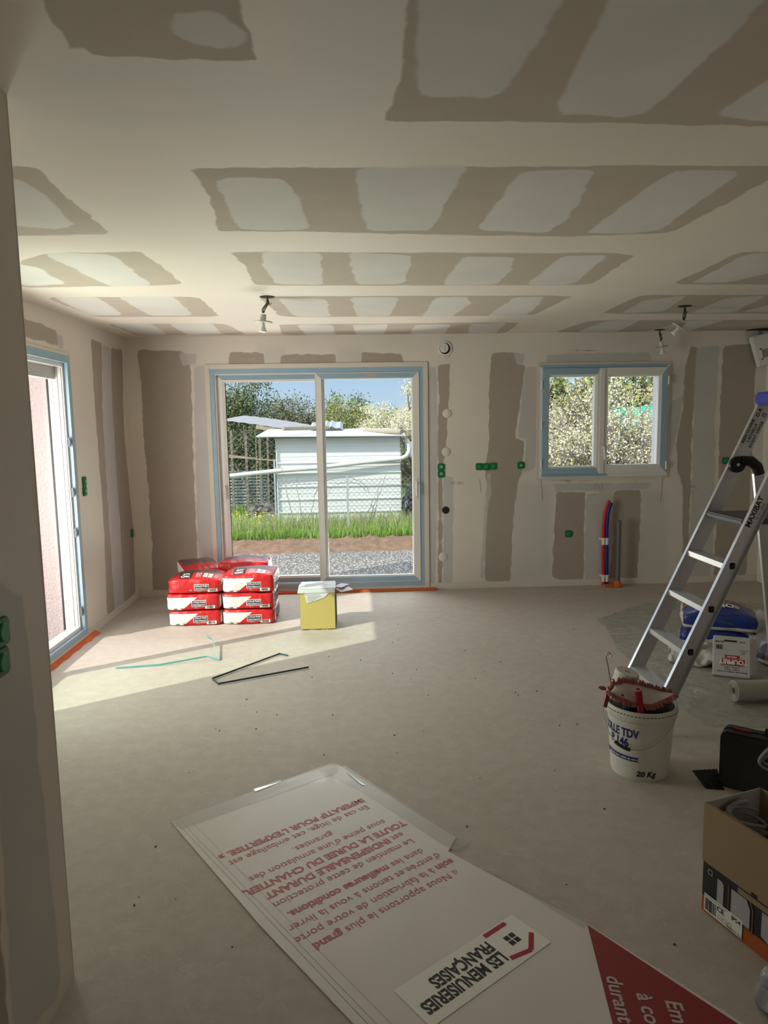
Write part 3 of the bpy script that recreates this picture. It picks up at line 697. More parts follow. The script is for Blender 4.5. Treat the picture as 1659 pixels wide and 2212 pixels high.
def cube_grid(F, nu=26, nv=20, nw=12):
    k = MB(); idx = {}
    def vid(p):
        key = (round(p[0], 4), round(p[1], 4), round(p[2], 4))
        if key not in idx: idx[key] = len(k.v); k.v.append(F(p))
        return idx[key]
    def face(o, du, dv, a, b_):
        for i in range(a):
            for j in range(b_):
                q = []
                for ii, jj in ((i, j), (i+1, j), (i+1, j+1), (i, j+1)):
                    u, v = 2*ii/a-1, 2*jj/b_-1; q.append(vid(tuple(o[t]+du[t]*u+dv[t]*v for t in range(3))))
                k.f.append(tuple(q)); k.m.append(0)
    face((0,-1,0),(1,0,0),(0,0,1),nu,nw); face((0,1,0),(-1,0,0),(0,0,1),nu,nw)
    face((1,0,0),(0,1,0),(0,0,1),nv,nw); face((-1,0,0),(0,-1,0),(0,0,1),nv,nw)
    face((0,0,1),(1,0,0),(0,1,0),nu,nv); face((0,0,-1),(1,0,0),(0,-1,0),nu,nv)
    return k
def bag_mat(w, h, name, white_x, ends=True, slope=1.0):
    m, n, l, b = new_mat(name); t = n.new('ShaderNodeTexCoord'); s = n.new('ShaderNodeSeparateXYZ'); l.new(t.outputs['Object'], s.inputs[0])
    nz = tex(n, l, 'ShaderNodeTexNoise', 7, 4)
    red = mixc(n, l, nz.outputs['Fac'], (.44, .010, .014), (.54, .022, .022))
    lim = math_node(n, l, 'ADD', math_node(n, l, 'MULTIPLY', s.outputs['Z'], slope), white_x)
    a = math_node(n, l, 'LESS_THAN', s.outputs['X'], lim); c = math_node(n, l, 'LESS_THAN', s.outputs['Z'], h*.80)
    f = math_node(n, l, 'LESS_THAN', s.outputs['Y'], -.12)
    wm = math_node(n, l, 'MULTIPLY', math_node(n, l, 'MULTIPLY', a, c), f)
    if ends: wm = math_node(n, l, 'MAXIMUM', wm, math_node(n, l, 'GREATER_THAN', math_node(n, l, 'ABSOLUTE', s.outputs['X']), w*.492))
    col = mixc(n, l, wm, red, (.70, .66, .62))
    # dark upper face: black print with shade painted in
    ft = math_node(n, l, 'MULTIPLY', math_node(n, l, 'GREATER_THAN', s.outputs['Z'], h*1.0), math_node(n, l, 'GREATER_THAN', s.outputs['Y'], -.05))
    col = mixc(n, l, math_node(n, l, 'MULTIPLY', ft, .9), col, (.07, .06, .06))
    l.new(col, b.inputs['Base Color']); b.inputs['Roughness'].default_value = .33; b.inputs['Specular IOR Level'].default_value = .5
    bn = tex(n, l, 'ShaderNodeTexNoise', 22, 5); bn.inputs['Distortion'].default_value = 1.5
    bp = n.new('ShaderNodeBump'); bp.inputs['Strength'].default_value = .5; bp.inputs['Distance'].default_value = .008
    l.new(bn.outputs['Fac'], bp.inputs['Height']); l.new(bp.outputs[0], b.inputs['Normal'])
    return m
M_INKW = mat('white_ink', (.80,.78,.75), .5, var=.02); M_INKB = mat('black_ink', (.02,.02,.022), .5, var=.05); M_INKG = mat('green_ink', (.02,.16,.09), .5); M_INKR = mat('red_ink', (.42,.02,.025), .5)
INKS = [M_INKW, M_INKB, M_INKG, M_INKR]
def glue_bag(loc, rz, w, d, h, seed, label, white=True, full=False, top=.22, side=False, sag=0, tlt=(0,0), shiftx=.0):
    t = thing('adhesive_bag', label, 'bag', loc, rz, 'red and white bags of tile adhesive'); t.rotation_euler = (tlt[0], tlt[1], rz)
    F = bag_fn(w, d, h, seed, sag, top)
    m = bag_mat(w, h, 'adhesive_bag_%d' % seed, -.10 if white else -9, ends=True, slope=1.25)
    cube_grid(F).build('bag_body', m, t, smooth=True)
    def front(x, z):
        p = (max(-1, min(1, x/(w/2))), -1, max(-1, min(1, (z-h/2)/(h/2)))); return F(p)+Vector((0, -.0022, 0))
    k = MB(); cx_ = .05+shiftx; cz = h*.42
    rect_on(k, front, cx_-.060, cz-.026, cx_+.060, cz+.028, 0, 8, 4)
    f2 = lambda x, z: front(x, z)+Vector((0, -.0010, 0)); rect_on(k, f2, cx_-.056, cz-.022, cx_+.056, cz+.024, 1, 8, 4)
    f3 = lambda x, z: front(x, z)+Vector((0, -.0020, 0))
    text_on(k, 'COLLE FLEX', .019, f3, (cx_, cz+.011), bold=.0004); text_on(k, 'PERFORMANCE', .0145, f3, (cx_, cz-.011), bold=.0003)
    k.build('name_label', INKS, t); k = MB(); bx = cx_+.07; bz = .012
    rect_on(k, front, bx-.02, bz, bx+.062, bz+.028, 0, 5, 2); barcode(k, f2, bx-.008, bz+.005, bx+.05, bz+.026, 1, seed)
    k.build('barcode', INKS, t); k = MB()
    if white:
        x0 = -w*.42; rect_on(k, front, x0+.03, .010, x0+.058, .020, 2, 2, 1); rect_on(k, front, x0+.058, .010, x0+.088, .020, 0, 2, 1); rect_on(k, front, x0+.088, .010, x0+.115, .020, 3, 2, 1); k.build('flag_strip', INKS, t); k = MB()
        text_on(k, '25 04 12 : 07', .009, front, (-w*.27, h*.5))
    text_on(k, '25kg', .010, front, (cx_-.09 if not white else cx_-.03, .03))
    text_on(k, 'C2 S1 - ET', .007, front, (cx_-.02, .018))
    k.build('small_print', INKS, t)
    if full:
        def topf(x, y):
            p = (max(-1, min(1, x/(w/2))), max(-1, min(1, y/(d/2))), 1); return F(p)+Vector((0, -.001, .0025))
        k = MB(); rect_on(k, topf, -.13, -d*.46, -.03, -.02, 1, 6, 8)
        tf = lambda x, y: topf(x, y)+Vector((0,0,.001))
        text_on(k, 'OK', .05, tf, (-.08, -d*.38), bold=.002); text_on(k, 'SX', .05, tf, (-.08, -d*.22), bold=.002)
        for i in range(2):
            for j in range(2): rect_on(k, tf, .07+i*.04, -d*.44+j*.05, .103+i*.04, -d*.44+.042+j*.05, 0, 2, 2)
        for i in range(4): rect_on(k, tf, .01+i*.012, -d*.44, .013+i*.012, -d*.44+.10, 0, 1, 4)
        text_on(k, '25', .03, tf, (.175, -d*.36), bold=.001)
        k.build('top_print', INKS, t)
    if side:
        def sf(y, z):
            p = (1, max(-1, min(1, y/(d/2))), max(-1, min(1, (z-h/2)/(h/2)))); return F(p)+Vector((.003, 0, 0))
        k = MB(); text_on(k, 'COLLE FLEX', .052, sf, (0, h*.68), mi=1, bold=.002); text_on(k, 'PERFORMANCE', .040, sf, (0, h*.36), mi=1, bold=.0015); text_on(k, 'FLEX PRO', .02, sf, (-.06, h*.15), mi=1)
        k.build('side_print', INKS, t)
    return t
BY = 5.80; bd = .38
glue_bag((-1.352, BY+bd/2, 0), 0, .435, bd, .132, 1, 'bottom bag of the front left stack of three', white=True, top=.05)
glue_bag((-1.358, BY+bd/2-.005, .134), 0, .445, bd, .138, 2, 'middle bag of the front left stack of three', shiftx=.0, top=.05)
glue_bag((-1.348, BY+bd/2, .275), .03, .445, bd, .125, 3, 'top bag of the front left stack, with crumpled right end', white=False, full=True, top=.42, sag=.10, shiftx=.01)
glue_bag((-.905, BY+bd/2, 0), 0, .440, bd, .132, 4, 'bottom bag of the front right stack, black lettering on its end', side=True, top=.05)
glue_bag((-.905, BY+bd/2-.01, .134), 0, .430, bd, .135, 5, 'middle bag of the front right stack, half white and crumpled', side=True, top=.05)
glue_bag((-.895, BY+bd/2-.005, .272), -.02, .430, bd, .155, 6, 'top bag of the front right stack, tallest and bulging', full=True, top=.30, sag=.02, side=True)
Y2 = 6.19
for i in range(2):
    glue_bag((-1.00, Y2+.21, .134*i), 0, .44, .34, .132, 7+i, ('bottom' if i == 0 else 'middle')+' bag of the rear right stack, hidden behind the front right stack', top=.05)
    glue_bag((-1.43, Y2+.21, .134*i), 0, .40, .34, .132, 9+i, ('bottom' if i == 0 else 'middle')+' bag of the rear left stack, hidden behind the front left stack', top=.05)
glue_bag((-1.005, Y2+.20, .272), .0, .445, .34, .175, 11, 'rear right bag on top, leaning by the garden door frame', white=False, top=.30, shiftx=-.03)
glue_bag((-1.43, Y2+.24, .280), .45, .34, .36, .13, 12, 'rear left bag lying askew on top, against the bare panel', white=True, top=.45, tlt=(.12, 0))

# ================================================================== YELLOW BOX WITH LEAFLETS
M_YEL = mat('mustard_card', (.53,.43,.14), .55, var=.04); M_DKCARD = mat('dark_card_edge', (.06,.05,.04), .7); M_PAPER = mat('leaflet_paper', (.68,.69,.70), .5, var=.08, scale=30)
bt = thing('storage_box', 'upright mustard yellow box with a plastered-over lid of papers on top', 'box', (-.313, 5.58, 0))
bt['label'] = 'upright mustard yellow box with grey sides standing right of the bag stacks'
MB().box((-.142,0,.004),(.142,.012,.305)).build('front_panel', M_YEL, bt, bevel=.004)
MB().box((-.145,.0125,.0),(.145,.275,.300)).build('box_body', mat('grey_box_side', (.20,.20,.21), .6, var=.3, scale=25), bt, bevel=.003)
for x in (-.10, .0, .10): MB().box((x-.02,-.001,.0),(x+.02,.012,.005)).build('foot_tab', M_DKCARD, bt)
if True: k = MB().box((.146,.04,.02),(.1475,.24,.28)); k.build('dark_side_panel', M_DKCARD, bt)
k = MB(); fs_ = plane_fn((.1476,.14,.15),(0,1,0),(0,0,1)); 
for i in range(7): text_on(k, ['FIXATION','MURALE','120 x 60','Ref 4821','PVC','SAV','FRANCE'][i], .022, fs_, (0,.1-i*.035), bold=.0005)
k.build('side_print', M_INKW, bt)
def leaflet(loc, rz, w, d, h, label, tl=(0,0), m=None, pr=True):
    t = thing('booklet', label, 'booklet', loc, rz, 'booklets on the yellow box'); t.rotation_euler = (tl[0], tl[1], rz)
    k = MB(); k.box((-w/2,-d/2,0),(w/2,d/2,h)); k.build('pages', m or M_PAPER, t, bevel=.0015)
    if pr:
        k = MB(); f = plane_fn((0,0,h),(1,0,0),(0,1,0)); text_on(k, 'NOTICE DE POSE', .022, f, (0,d*.3)); 
        for i in range(5): rect_on(k, f, -w*.38, d*.12-i*.028, w*(.2+.15*((i*7) % 3)/2), d*.12-i*.028+.006, 0)
        k.build('cover_print', mat('grey_ink', (.25,.25,.28), .6), t)
    return t
leaflet((-.325, 5.71, .3055), .02, .30, .27, .014, 'lowest booklet of the pile on the yellow box')
leaflet((-.318, 5.715, .3200), -.02, .295, .26, .012, 'middle booklet of the pile on the yellow box')
leaflet((-.312, 5.72, .3325), .035, .285, .25, .010, 'topmost grey booklet of the pile on the yellow box')
# hanging sheet over the front
k = MB(); pts = [(-.105,.302),(.09,.302),(.06,.27),(-.005,.246),(-.085,.224)]
k.add([(x,-.0035,z) for x, z in pts]+[(x,-.0015,z) for x, z in pts], [(0,4,3,2,1),(5,6,7,8,9)]+[(i,(i+1)%5,5+(i+1)%5,5+i) for i in range(5)])
k.add([(-.105,-.0035,.302),(.09,-.0035,.302),(.09,.10,.3045),(-.105,.10,.3045),(-.105,-.002,.301),(.09,-.002,.301),(.09,.10,.3035),(-.105,.10,.3035)],[(0,1,2,3),(4,7,6,5)])
hs = k.build('hanging_sheet', M_PAPER, None); hs.location = (-.313, 5.58, 0); tag(hs, 'pale printed sheet hanging down over the yellow box front', 'paper')
k = MB(); f = plane_fn((0,-.0037,.27),(1,0,0),(0,0,1)); text_on(k, 'BON DE LIVRAISON', .013, f, (-.035,.02), mi=0)
for i in range(4): rect_on(k, f, -.08, .004-i*.011, .03-.02*i, .008-i*.011, 0)
k.build('sheet_print', mat('grey_ink', (.25,.25,.28), .6), hs)
leaflet((-.120, 5.74, .325), -.5, .085, .14, .003, 'small lilac paper sticking out over the right edge of the box', tl=(0,-.0), m=mat('lilac_paper', (.56,.55,.68), .5), pr=False)
leaflet((-.095, 5.68, .306), -.9, .07, .13, .003, 'small grey tag drooping off the right edge of the box', tl=(0,.25), m=M_PAPER, pr=False)

# ================================================================== PACKING STRAPS ON THE FLOOR
M_TEAL = mat('teal_strap', (.16,.42,.44), .4, var=.1); M_DKSTRAP = mat('dark_teal_strap', (.035,.075,.085), .4, var=.1)
def strap(px, zs, label, m, w=.012):
    pts = []
    for (u, v), z in zip(px, zs): q = P(u, v, z=z); pts.append(q)
    base = pts[0].copy(); base.z = 0
    k = MB()
    for a, b_ in zip(pts[:-1], pts[1:]):
        k.bar(a-base, b_-base, .0025, w, (0,0,1))
    o = k.build('packing_strap', m); o.location = base; tag(o, label, 'strap', 'packing straps on the floor')
strap([(250,1443),(345,1436),(447,1418)], [.008,.008,.03], 'long pale teal packing strap lying in the sun patch', M_TEAL)
strap([(445,1374),(458,1381),(474,1425),(447,1418)], [.06,.05,.008,.030], 'short bent teal packing strap standing at the end of the long one', M_TEAL)
strap([(622,1416),(604,1412),(458,1466),(472,1477)], [.008,.010,.010,.008], 'folded dark packing strap crossing the green-tinted light', M_DKSTRAP)
strap([(472,1477),(667,1441)], [.010,.010], 'straight dark packing strap along the shade edge', M_DKSTRAP)

# ================================================================== PROTECTION BOARD WITH PRINT
M_SHEET = mat('waxy_white_board', (.70,.65,.61), .38, var=.07, scale=5, bump=.12, bscale=12, coat=.15)
M_TAPE = glass_mat('clear_tape', (.93,.92,.88)); M_REDP = mat('faded_red_print', (.50,.13,.13), .5, var=.06); M_REDT = mat('red_triangle_print', (.27,.030,.026), .45, var=.08)
A = P(382,1775,z=0); B = P(712,1657,z=0); ux = (B-A); W_ = ux.length; ux.normalize(); uy = Vector((ux.y,-ux.x,0))   # uy runs towards the viewer
if uy.y > 0: uy = -uy
st = thing('protection_board', 'large white printed protection board with red writing, lying on the floor', 'board', A)
def S(u, v, z=.006): q = P(u, v, z=z); return q-A
outline = [P(370,1778,z=0), P(712,1655,z=0), P(735,1657,z=0), P(985,1812,z=0), P(968,1842,z=0), P(1052,1888,z=0), P(1270,2000,z=0), P(1600,2212,z=0)]
outline.append(outline[-1]+uy*.35+ux*.02); outline.append(A+uy*1.75+ux*.03); outline.append(P(560,2000,z=0))
pts2 = [((q-A).x, (q-A).y) for q in outline]
MB().prism(pts2, .0008, .006).build('board', M_SHEET, st)
def uv(x, y, z=.0066): q = ux*x+uy*y; return Vector((q.x, q.y, z))
# inner laminated layers on the left side
k = MB(); L0 = (P(375,1782,z=0)-A); L1 = (P(772,2206,z=0)-A); dd = (L1-L0).normalized()
for off, w in ((.012,.0018), (.030,.0015), (.062,.0013)):
    a = L0+ux*off; b_ = L0+dd*1.6+ux*off; k.add([a+Vector((0,0,.0064)), a+ux*w+Vector((0,0,.0064)), b_+ux*w+Vector((0,0,.0064)), b_+Vector((0,0,.0064))], [(0,1,2,3)])
k.build('layer_edge', mat('board_seam', (.33,.30,.265), .5), st)
def strip(name, pxs, m, z=.0085, parent=st):
    k = MB(); q = [P(u, v, z=0)-A for u, v in pxs]; n = len(q)
    k.add([p+Vector((0,0,z+.0006*math.sin(i*2.3))) for i, p in enumerate(q)], [tuple(range(n))]); return k.build(name, m, parent)
M_TAPEW = mat('pale_tape', (.60,.565,.53), .22, var=.05, alpha=.32)
strip('clear_tape', [(368,1777),(715,1652),(735,1655),(728,1672),(390,1795)], M_TAPEW)
strip('clear_tape', [(690,1668),(745,1657),(985,1810),(1012,1826),(985,1842),(960,1830),(780,1712)], M_TAPEW, .0075)
strip('clear_tape', [(1050,1880),(1082,1880),(1270,1996),(1262,2012)], M_TAPEW, .0075)
strip('painted_gleam', [(548,1709),(606,1688),(608,1692),(552,1714)], mat('tape_gleam', (.72,.76,.80), .12, coat=.5), .010)  # pale strips paint the gleam on the tape
strip('painted_gleam', [(748,1672),(762,1676),(790,1700),(782,1700)], MATS['tape_gleam'], .010)
# red writing, upside down for the viewer
o_ = S(985,1865); d_ = (S(705,2025)-o_); d_.normalize()
d_ = -ux.copy(); up_ = uy.copy()
def tfn(z): 
    o = A*0
    return lambda x, y: Vector(((org+dx*x+dy*y).x, (org+dx*x+dy*y).y, z))
dx, dy = -ux, uy
LINES = [[("« Nous apportons le plus ",0),("grand",1)], [("soin",1),(" à la fabrication de votre porte",0)], [("d'entrée.et tenons à vous la livrer",0)], [("dans les ",0),("meilleures conditions.",1)],
 [("Le maintien de cette protection",0)], [("est ",0),("INDISPENSABLE DURANT",1)], [("TOUTE LA DUREE DU CHANTIER,",1)], [("sous peine d'une annulation des",0)], [("garanties.",0)],
 [("En cas de litige, cet emballage est",0)], [("IMPERATIF POUR L'EXPERTISE. »",1)]]
# baseline centre positions read on the photograph
CEN = [(845,1952),(818,1942),(782,1922),(750,1902),(745,1850),(727,1832),(712,1812),(698,1795),(686,1812),(652,1787),(635,1775)]
c0, cN = S(845,1955), S(637,1776)
k = MB(); size = .0480
YV = [uy.dot(S(*p)) for p in ((845,1958),(639,1786))]; XV = [ux.dot(S(*p)) for p in ((845,1958),(639,1786))]
gaps = [0,1,2,3,4.25,5.25,6.25,7.25,8.25,9.5,10.5]
for ln, g in zip(LINES, gaps):
    f = g/10.5; org = ux*(XV[0]+(XV[1]-XV[0])*f)+uy*(YV[0]+(YV[1]-YV[0])*f)
    parts = []; tot = 0
    for txt, b_ in ln:
        vs, fs = glyphs(txt, size, bold=.0016 if b_ else 0, align='LEFT'); bw = max(v[0] for v in glyphs('|', size, align='LEFT')[0]); wid = max(v[0] for v in glyphs(txt+'|', size, align='LEFT')[0])-bw+(.001 if b_ else 0); parts.append((vs, fs, tot)); tot += wid
    sc_ = 1.0
    fn = lambda x, y: Vector((0,0,.0068))+org+dx*x+dy*y
    k = MB()
    for vs, fs, o_x in parts: k.add([fn((x+o_x-tot/2), y) for x, y in vs], fs)
    k.build('printed_line', M_REDP, st)
# logo sticker
Q = [P(850,2145,z=0)-A, P(1105,1980,z=0)-A, P(1190,2040,z=0)-A]
sx1 = (Q[1]-Q[0]); LS = sx1.length; sx1.normalize(); sy1 = (Q[2]-Q[1]); WS = sy1.length; sy1 = sy1-sx1*sy1.dot(sx1); WS = sy1.length; sy1.normalize()
k = MB(); zz = Vector((0,0,.0070)); k.add([Q[0]+zz, Q[1]+zz, Q[1]+sy1*WS+zz, Q[0]+sy1*WS+zz, Q[0]+zz*1.06, Q[1]+zz*1.06, Q[1]+sy1*WS+zz*1.06, Q[0]+sy1*WS+zz*1.06], [(0,1,2,3),(4,5,6,7)])
stk = k.build('logo_sticker', mat('sticker_white', (.84,.82,.76), .35, var=.03), st); tag(stk, 'white logo sticker with bold black lettering')
# sticker frame: text runs along -sx1, up is +sy1 (towards viewer)
fn = lambda x, y: Q[0]+sx1*(LS-x)+sy1*y+Vector((0,0,.0080))
k = MB(); 
def txt_fit(k, s, x0, x1, yc, hgt, mi):
    vs, fs = glyphs(s, 1.0, bold=.035, align='LEFT'); xs = [v[0] for v in vs]; ys = [v[1] for v in vs]; a, b_ = min(xs), max(xs); c, d = min(ys), max(ys)
    k.add([fn(x0+(x-a)/(b_-a)*(x1-x0), yc+((y-(c+d)/2)/.72)*hgt) for x, y in vs], fs, mi)
txt_fit(k, 'LES MENUISERIES', LS*.31, LS*.955, WS*.66, WS*.27, 0)
txt_fit(k, 'FRANÇAISES', LS*.31, LS*.80, WS*.30, WS*.27, 0)
k.build('logo_lettering', M_INKB, stk)
k = MB(); hx = LS*.165; hy = WS*.47; s4 = WS*.115
for i in (-1, 1):
    for j in (-1, 1): rect_on(k, fn, hx+i*s4*.62-s4/2, hy+j*s4*.62-s4/2, hx+i*s4*.62+s4/2, hy+j*s4*.62+s4/2, 0)
k.build('logo_squares', M_INKB, stk)
k = MB(); M_LR = mat('logo_red', (.40,.015,.03), .45)
r_ = WS*.40; th = WS*.10
def poly(pts, w):
    for a, b_ in zip(pts[:-1], pts[1:]): lines_on(k, fn, [a, b_], w)
poly([(hx-r_*.55, hy+r_*.95), (hx-r_*.10+.0, hy+r_*1.0), (hx-r_*.1, hy+r_*1.0)], th) if False else None
poly([(hx+r_*1.0, hy+r_*.80), (hx-r_*.15, hy+r_*1.05)], th); poly([(hx-r_*.15, hy+r_*1.05), (hx-r_*1.05, hy+r_*.30)], th); poly([(hx+r_*.95, hy-r_*.95), (hx-r_*.55, hy-r_*.95)], th)
k.build('logo_roof', M_LR, stk)
# red triangle with white words
T = [P(1268,2000,z=0)-A+Vector((-.0,-.004,0)), P(1600,2212,z=0)-A-ux*.012]; T.append(T[1]+uy*.3); T.append(P(1322,2212,z=0)-A+(P(1322,2212,z=0)-P(1268,2000,z=0)).normalized()*.35)
k = MB(); k.add([p+Vector((0,0,.0067)) for p in T], [(0,1,2,3)]); tri = k.build('red_triangle', M_REDT, st)
v1 = (P(1322,2212,z=0)-P(1268,2000,z=0)).normalized(); dxt = (P(1332,2212,z=0)-P(1306,2118,z=0)).normalized(); upt = Vector((-dxt.y, dxt.x, 0))
if upt.x < 0: upt = -upt
for s, (u, v), sz in (('durant le chantier', (1322,2112), .062), ('à conserver', (1388,2150), .062), ('Emballage', (1450,2165), .062)):
    k = MB(); o = P(u, v, z=0)-A; text_on(k, s, sz, lambda x, y: o+dxt*x+upt*y+Vector((0,0,.0076)), bold=.0012, align='LEFT', shear=.15)
    k.build('printed_word', mat('pale_print', (.52,.44,.42), .5), tri)
# ================================================================== STEPLADDER
lad = thing('stepladder', 'aluminium stepladder with grey platform and blue top cap on the right', 'ladder', (1.50, 3.68, 0))
L0 = lad.location.copy()
SL = .455                                    # forward lean per metre of height
def rail_pt(z, side):                        # front edge of a rail; side +1 far, -1 near
    yc, hw = 3.68, .205-.020*z/1.75
    return Vector((1.478+SL*z+.012*z*z*.0, yc+side*hw, z))-L0
DEP = Vector((1, 0, -.02))*.078
for side, nm in ((1,'far'), (-1,'near')):
    k = MB(); a, b_ = rail_pt(.004, side), rail_pt(1.75, side); w = Vector((0, side, 0))
    tdir = (b_-a).normalized(); dep = (Vector((1,0,0))-tdir*tdir.x).normalized()*.078
    k.obox((a+b_)/2+dep/2, (b_-a)/2, dep/2, w*.0015)                              # web
    for q in (dep*.0, dep): k.obox((a+b_)/2+q+w*.010*(-1)*0+w*.012, (b_-a)/2, dep.normalized()*.0016, w*.012)   # flanges
    k.build('rail', M_ALU, lad, bevel=.0006)
    k = MB(); k.obox(a+dep/2+w*.008, tdir*.025, dep*.56, w*.018); k.build('rail_foot', M_BLACK, lad, bevel=.004)
M_TREAD = mat('ribbed_aluminium', (.55,.55,.56), .42, metal=.7, var=.06, scale=40)
for i, z in enumerate((.225, .45, .675, .90)):
    k = MB(); a, b_ = rail_pt(z, 1), rail_pt(z, -1); fx = Vector((1,0,0))
    k.add([a+fx*.004, b_+fx*.004, b_+fx*.082, a+fx*.082]+[p-Vector((0,0,.003)) for p in (a+fx*.004, b_+fx*.004, b_+fx*.082, a+fx*.082)], [(0,1,2,3),(4,7,6,5),(0,4,5,1),(1,5,6,2),(2,6,7,3),(3,7,4,0)])
    k.add([a+fx*.002+Vector((0,0,.001)), b_+fx*.002+Vector((0,0,.001)), b_+fx*.001+Vector((0,0,-.027)), a+fx*.001+Vector((0,0,-.027)), a+fx*.006+Vector((0,0,.001)), b_+fx*.006+Vector((0,0,.001)), b_+fx*.005+Vector((0,0,-.027)), a+fx*.005+Vector((0,0,-.027))], [(0,1,2,3),(4,7,6,5),(0,4,5,1),(1,5,6,2),(2,6,7,3),(3,7,4,0)])
    for j in range(9): p = a+fx*(.012+j*.008); q = b_+fx*(.012+j*.008); k.bar(p+Vector((0,0,.0008)), q+Vector((0,0,.0008)), .003, .0016)
    k.build('step', M_TREAD, lad)
    for side in (1, -1):
        c = rail_pt(z, side)+Vector((.048, side*.004, -.012)); k = MB(); k.box(c-Vector((.014,.004,.017)), c+Vector((.014,.006,.017))); k.build('step_plug', M_BLACK, lad, bevel=.004)
zp = 1.125; a, b_ = rail_pt(zp, 1), rail_pt(zp, -1); k = MB()
M_PLAT = mat('grey_platform', (.10,.10,.11), .55, var=.12)
k.box((a.x-.008, b_.y+.004, zp-.028), (a.x+.32, a.y-.004, zp)); k.build('platform', M_PLAT, lad, bevel=.008)
k = MB(); a, b_ = rail_pt(1.73, 1), rail_pt(1.73, -1); k.box((a.x-.02, b_.y-.02, 1.715), (a.x+.10, a.y+.03, 1.785)); k.build('top_cap', mat('blue_cap', (.02,.03,.30), .4), lad, bevel=.012)
# hinges and rear frame
for side in (1, -1):
    h = rail_pt(1.385, side)+Vector((.040, side*.0 - .012, 0)); k = MB()
    RXm = Matrix.Translation(h) @ Matrix.Rotation(PI/2, 4, 'X')
    k.lathe([(0,.010),(.030,.010),(.044,.006),(.046,-.004),(.046,-.014),(0,-.014)], 24, M=RXm.to_3x3().to_4x4(), c=h)
    k.tube([h+Vector((.02,0,.022)), h+Vector((.075,0,.018)), h+Vector((.112,0,-.012)), h+Vector((.128,0,-.055))], [.026,.030,.030,.028], 12)
    k.build('hinge', M_BLACK, lad, smooth=True)
    MB().lathe([(0,.013),(.008,.013),(.010,.010)], 12, M=RXm.to_3x3().to_4x4(), c=h).build('hinge_bolt', M_ALU, lad)
    a = h+Vector((.125,0,-.05)); b_ = Vector((2.50-L0.x, (3.68+side*.245)-L0.y, .004)); t_ = (b_-a).normalized(); dp = (Vector((1,0,0))-t_*t_.x).normalized()*.055
    k = MB(); k.obox((a+b_)/2, (b_-a)/2, dp/2, Vector((0,.0015,0))); k.obox((a+b_)/2-dp/2+Vector((0,side*.010,0)), (b_-a)/2, dp.normalized()*.0015, Vector((0,.010,0))); k.obox((a+b_)/2+dp/2+Vector((0,side*.010,0)), (b_-a)/2, dp.normalized()*.0015, Vector((0,.010,0))); k.build('rear_leg', M_ALU, lad)
    MB().obox(b_+t_*-.015, t_*.02, dp*.6, Vector((0,.014,0))).build('rail_foot', M_BLACK, lad, bevel=.004)
k = MB(); k.bar(Vector((2.43-L0.x,.235,.30)), Vector((2.43-L0.x,-.235,.30)), .04, .02); k.build('rear_brace', M_ALU, lad)
# printed words on the rails (faces that look towards the viewer)
def rail_text(side, z0, s, sz, off=.042, **kw):
    t_ = (rail_pt(1, side)-rail_pt(0, side)).normalized(); n_ = Vector((0,-1,0)); u_ = t_; v_ = n_.cross(u_)
    o = rail_pt(z0, side)+Vector((off,0,0)); k = MB(); 
    fn = lambda x, y: o+u_*x+v_*y+n_*.0028
    for i, ln in enumerate(s): text_on(k, ln, sz, fn, (0, -(i-(len(s)-1)/2)*sz*1.15), **kw)
    return k
rail_text(-1, 1.165, ['MAXIBAT'], .040, .034, bold=.0009).build('lettering', M_INKB, lad)
rail_text(-1, 1.165, ['EN 131 - 150 kg'], .014, .062).build('lettering', M_INKB, lad)
rail_text(1, 1.56, ['BIEN OUVRIR','L\'ECHELLE','AVANT USAGE'], .022, .040, bold=.0006, spacing=1.1).build('lettering', M_INKB, lad)
rail_text(1, 1.665, ['O A','(!)'], .028, .040, bold=.0008).build('lettering', M_INKB, lad)

# ================================================================== BUCKET AND TOOLS
M_BUCK = mat('bucket_plastic', (.60,.575,.52), .38, var=.04); M_BLUEINK = mat('navy_print', (.015,.018,.16), .45)
BC = Vector((1.322, 3.115, 0)); bk = thing('bucket', 'white plastic glue bucket with blue lettering, full of tools', 'bucket', BC)
R0, R1, HB = .130, .153, .335
prof = [(0,.004),(R0-.006,.004),(R0,.010),(R1-.004,.280),(R1+.003,.282),(R1+.007,.287),(R1+.009,.322),(R1+.006,.334),(R1,HB),(R1-.006,.330),(R1-.010,.27),(R0-.006,.02),(0,.018)]
MB().lathe(prof, 64).build('bucket_body', M_BUCK, bk, smooth=True)
k = MB(); k.lathe([(R0-.004,.0),(R0-.004,.006),(R0-.014,.006),(R0-.014,0)], 48); k.build('base_ring', M_BUCK, bk)
# dashed slots below the rim
k = MB()
for i in range(60):
    a = 2*PI*i/60; r = R1+.0090; c, s = math.cos(a), math.sin(a); k.obox((r*c, r*s, .318), (-s*.0045, c*.0045, 0), (c*.0012, s*.0012, 0), (0,0,.0016))
k.build('rim_slots', MATS['dark_cavity'], bk)
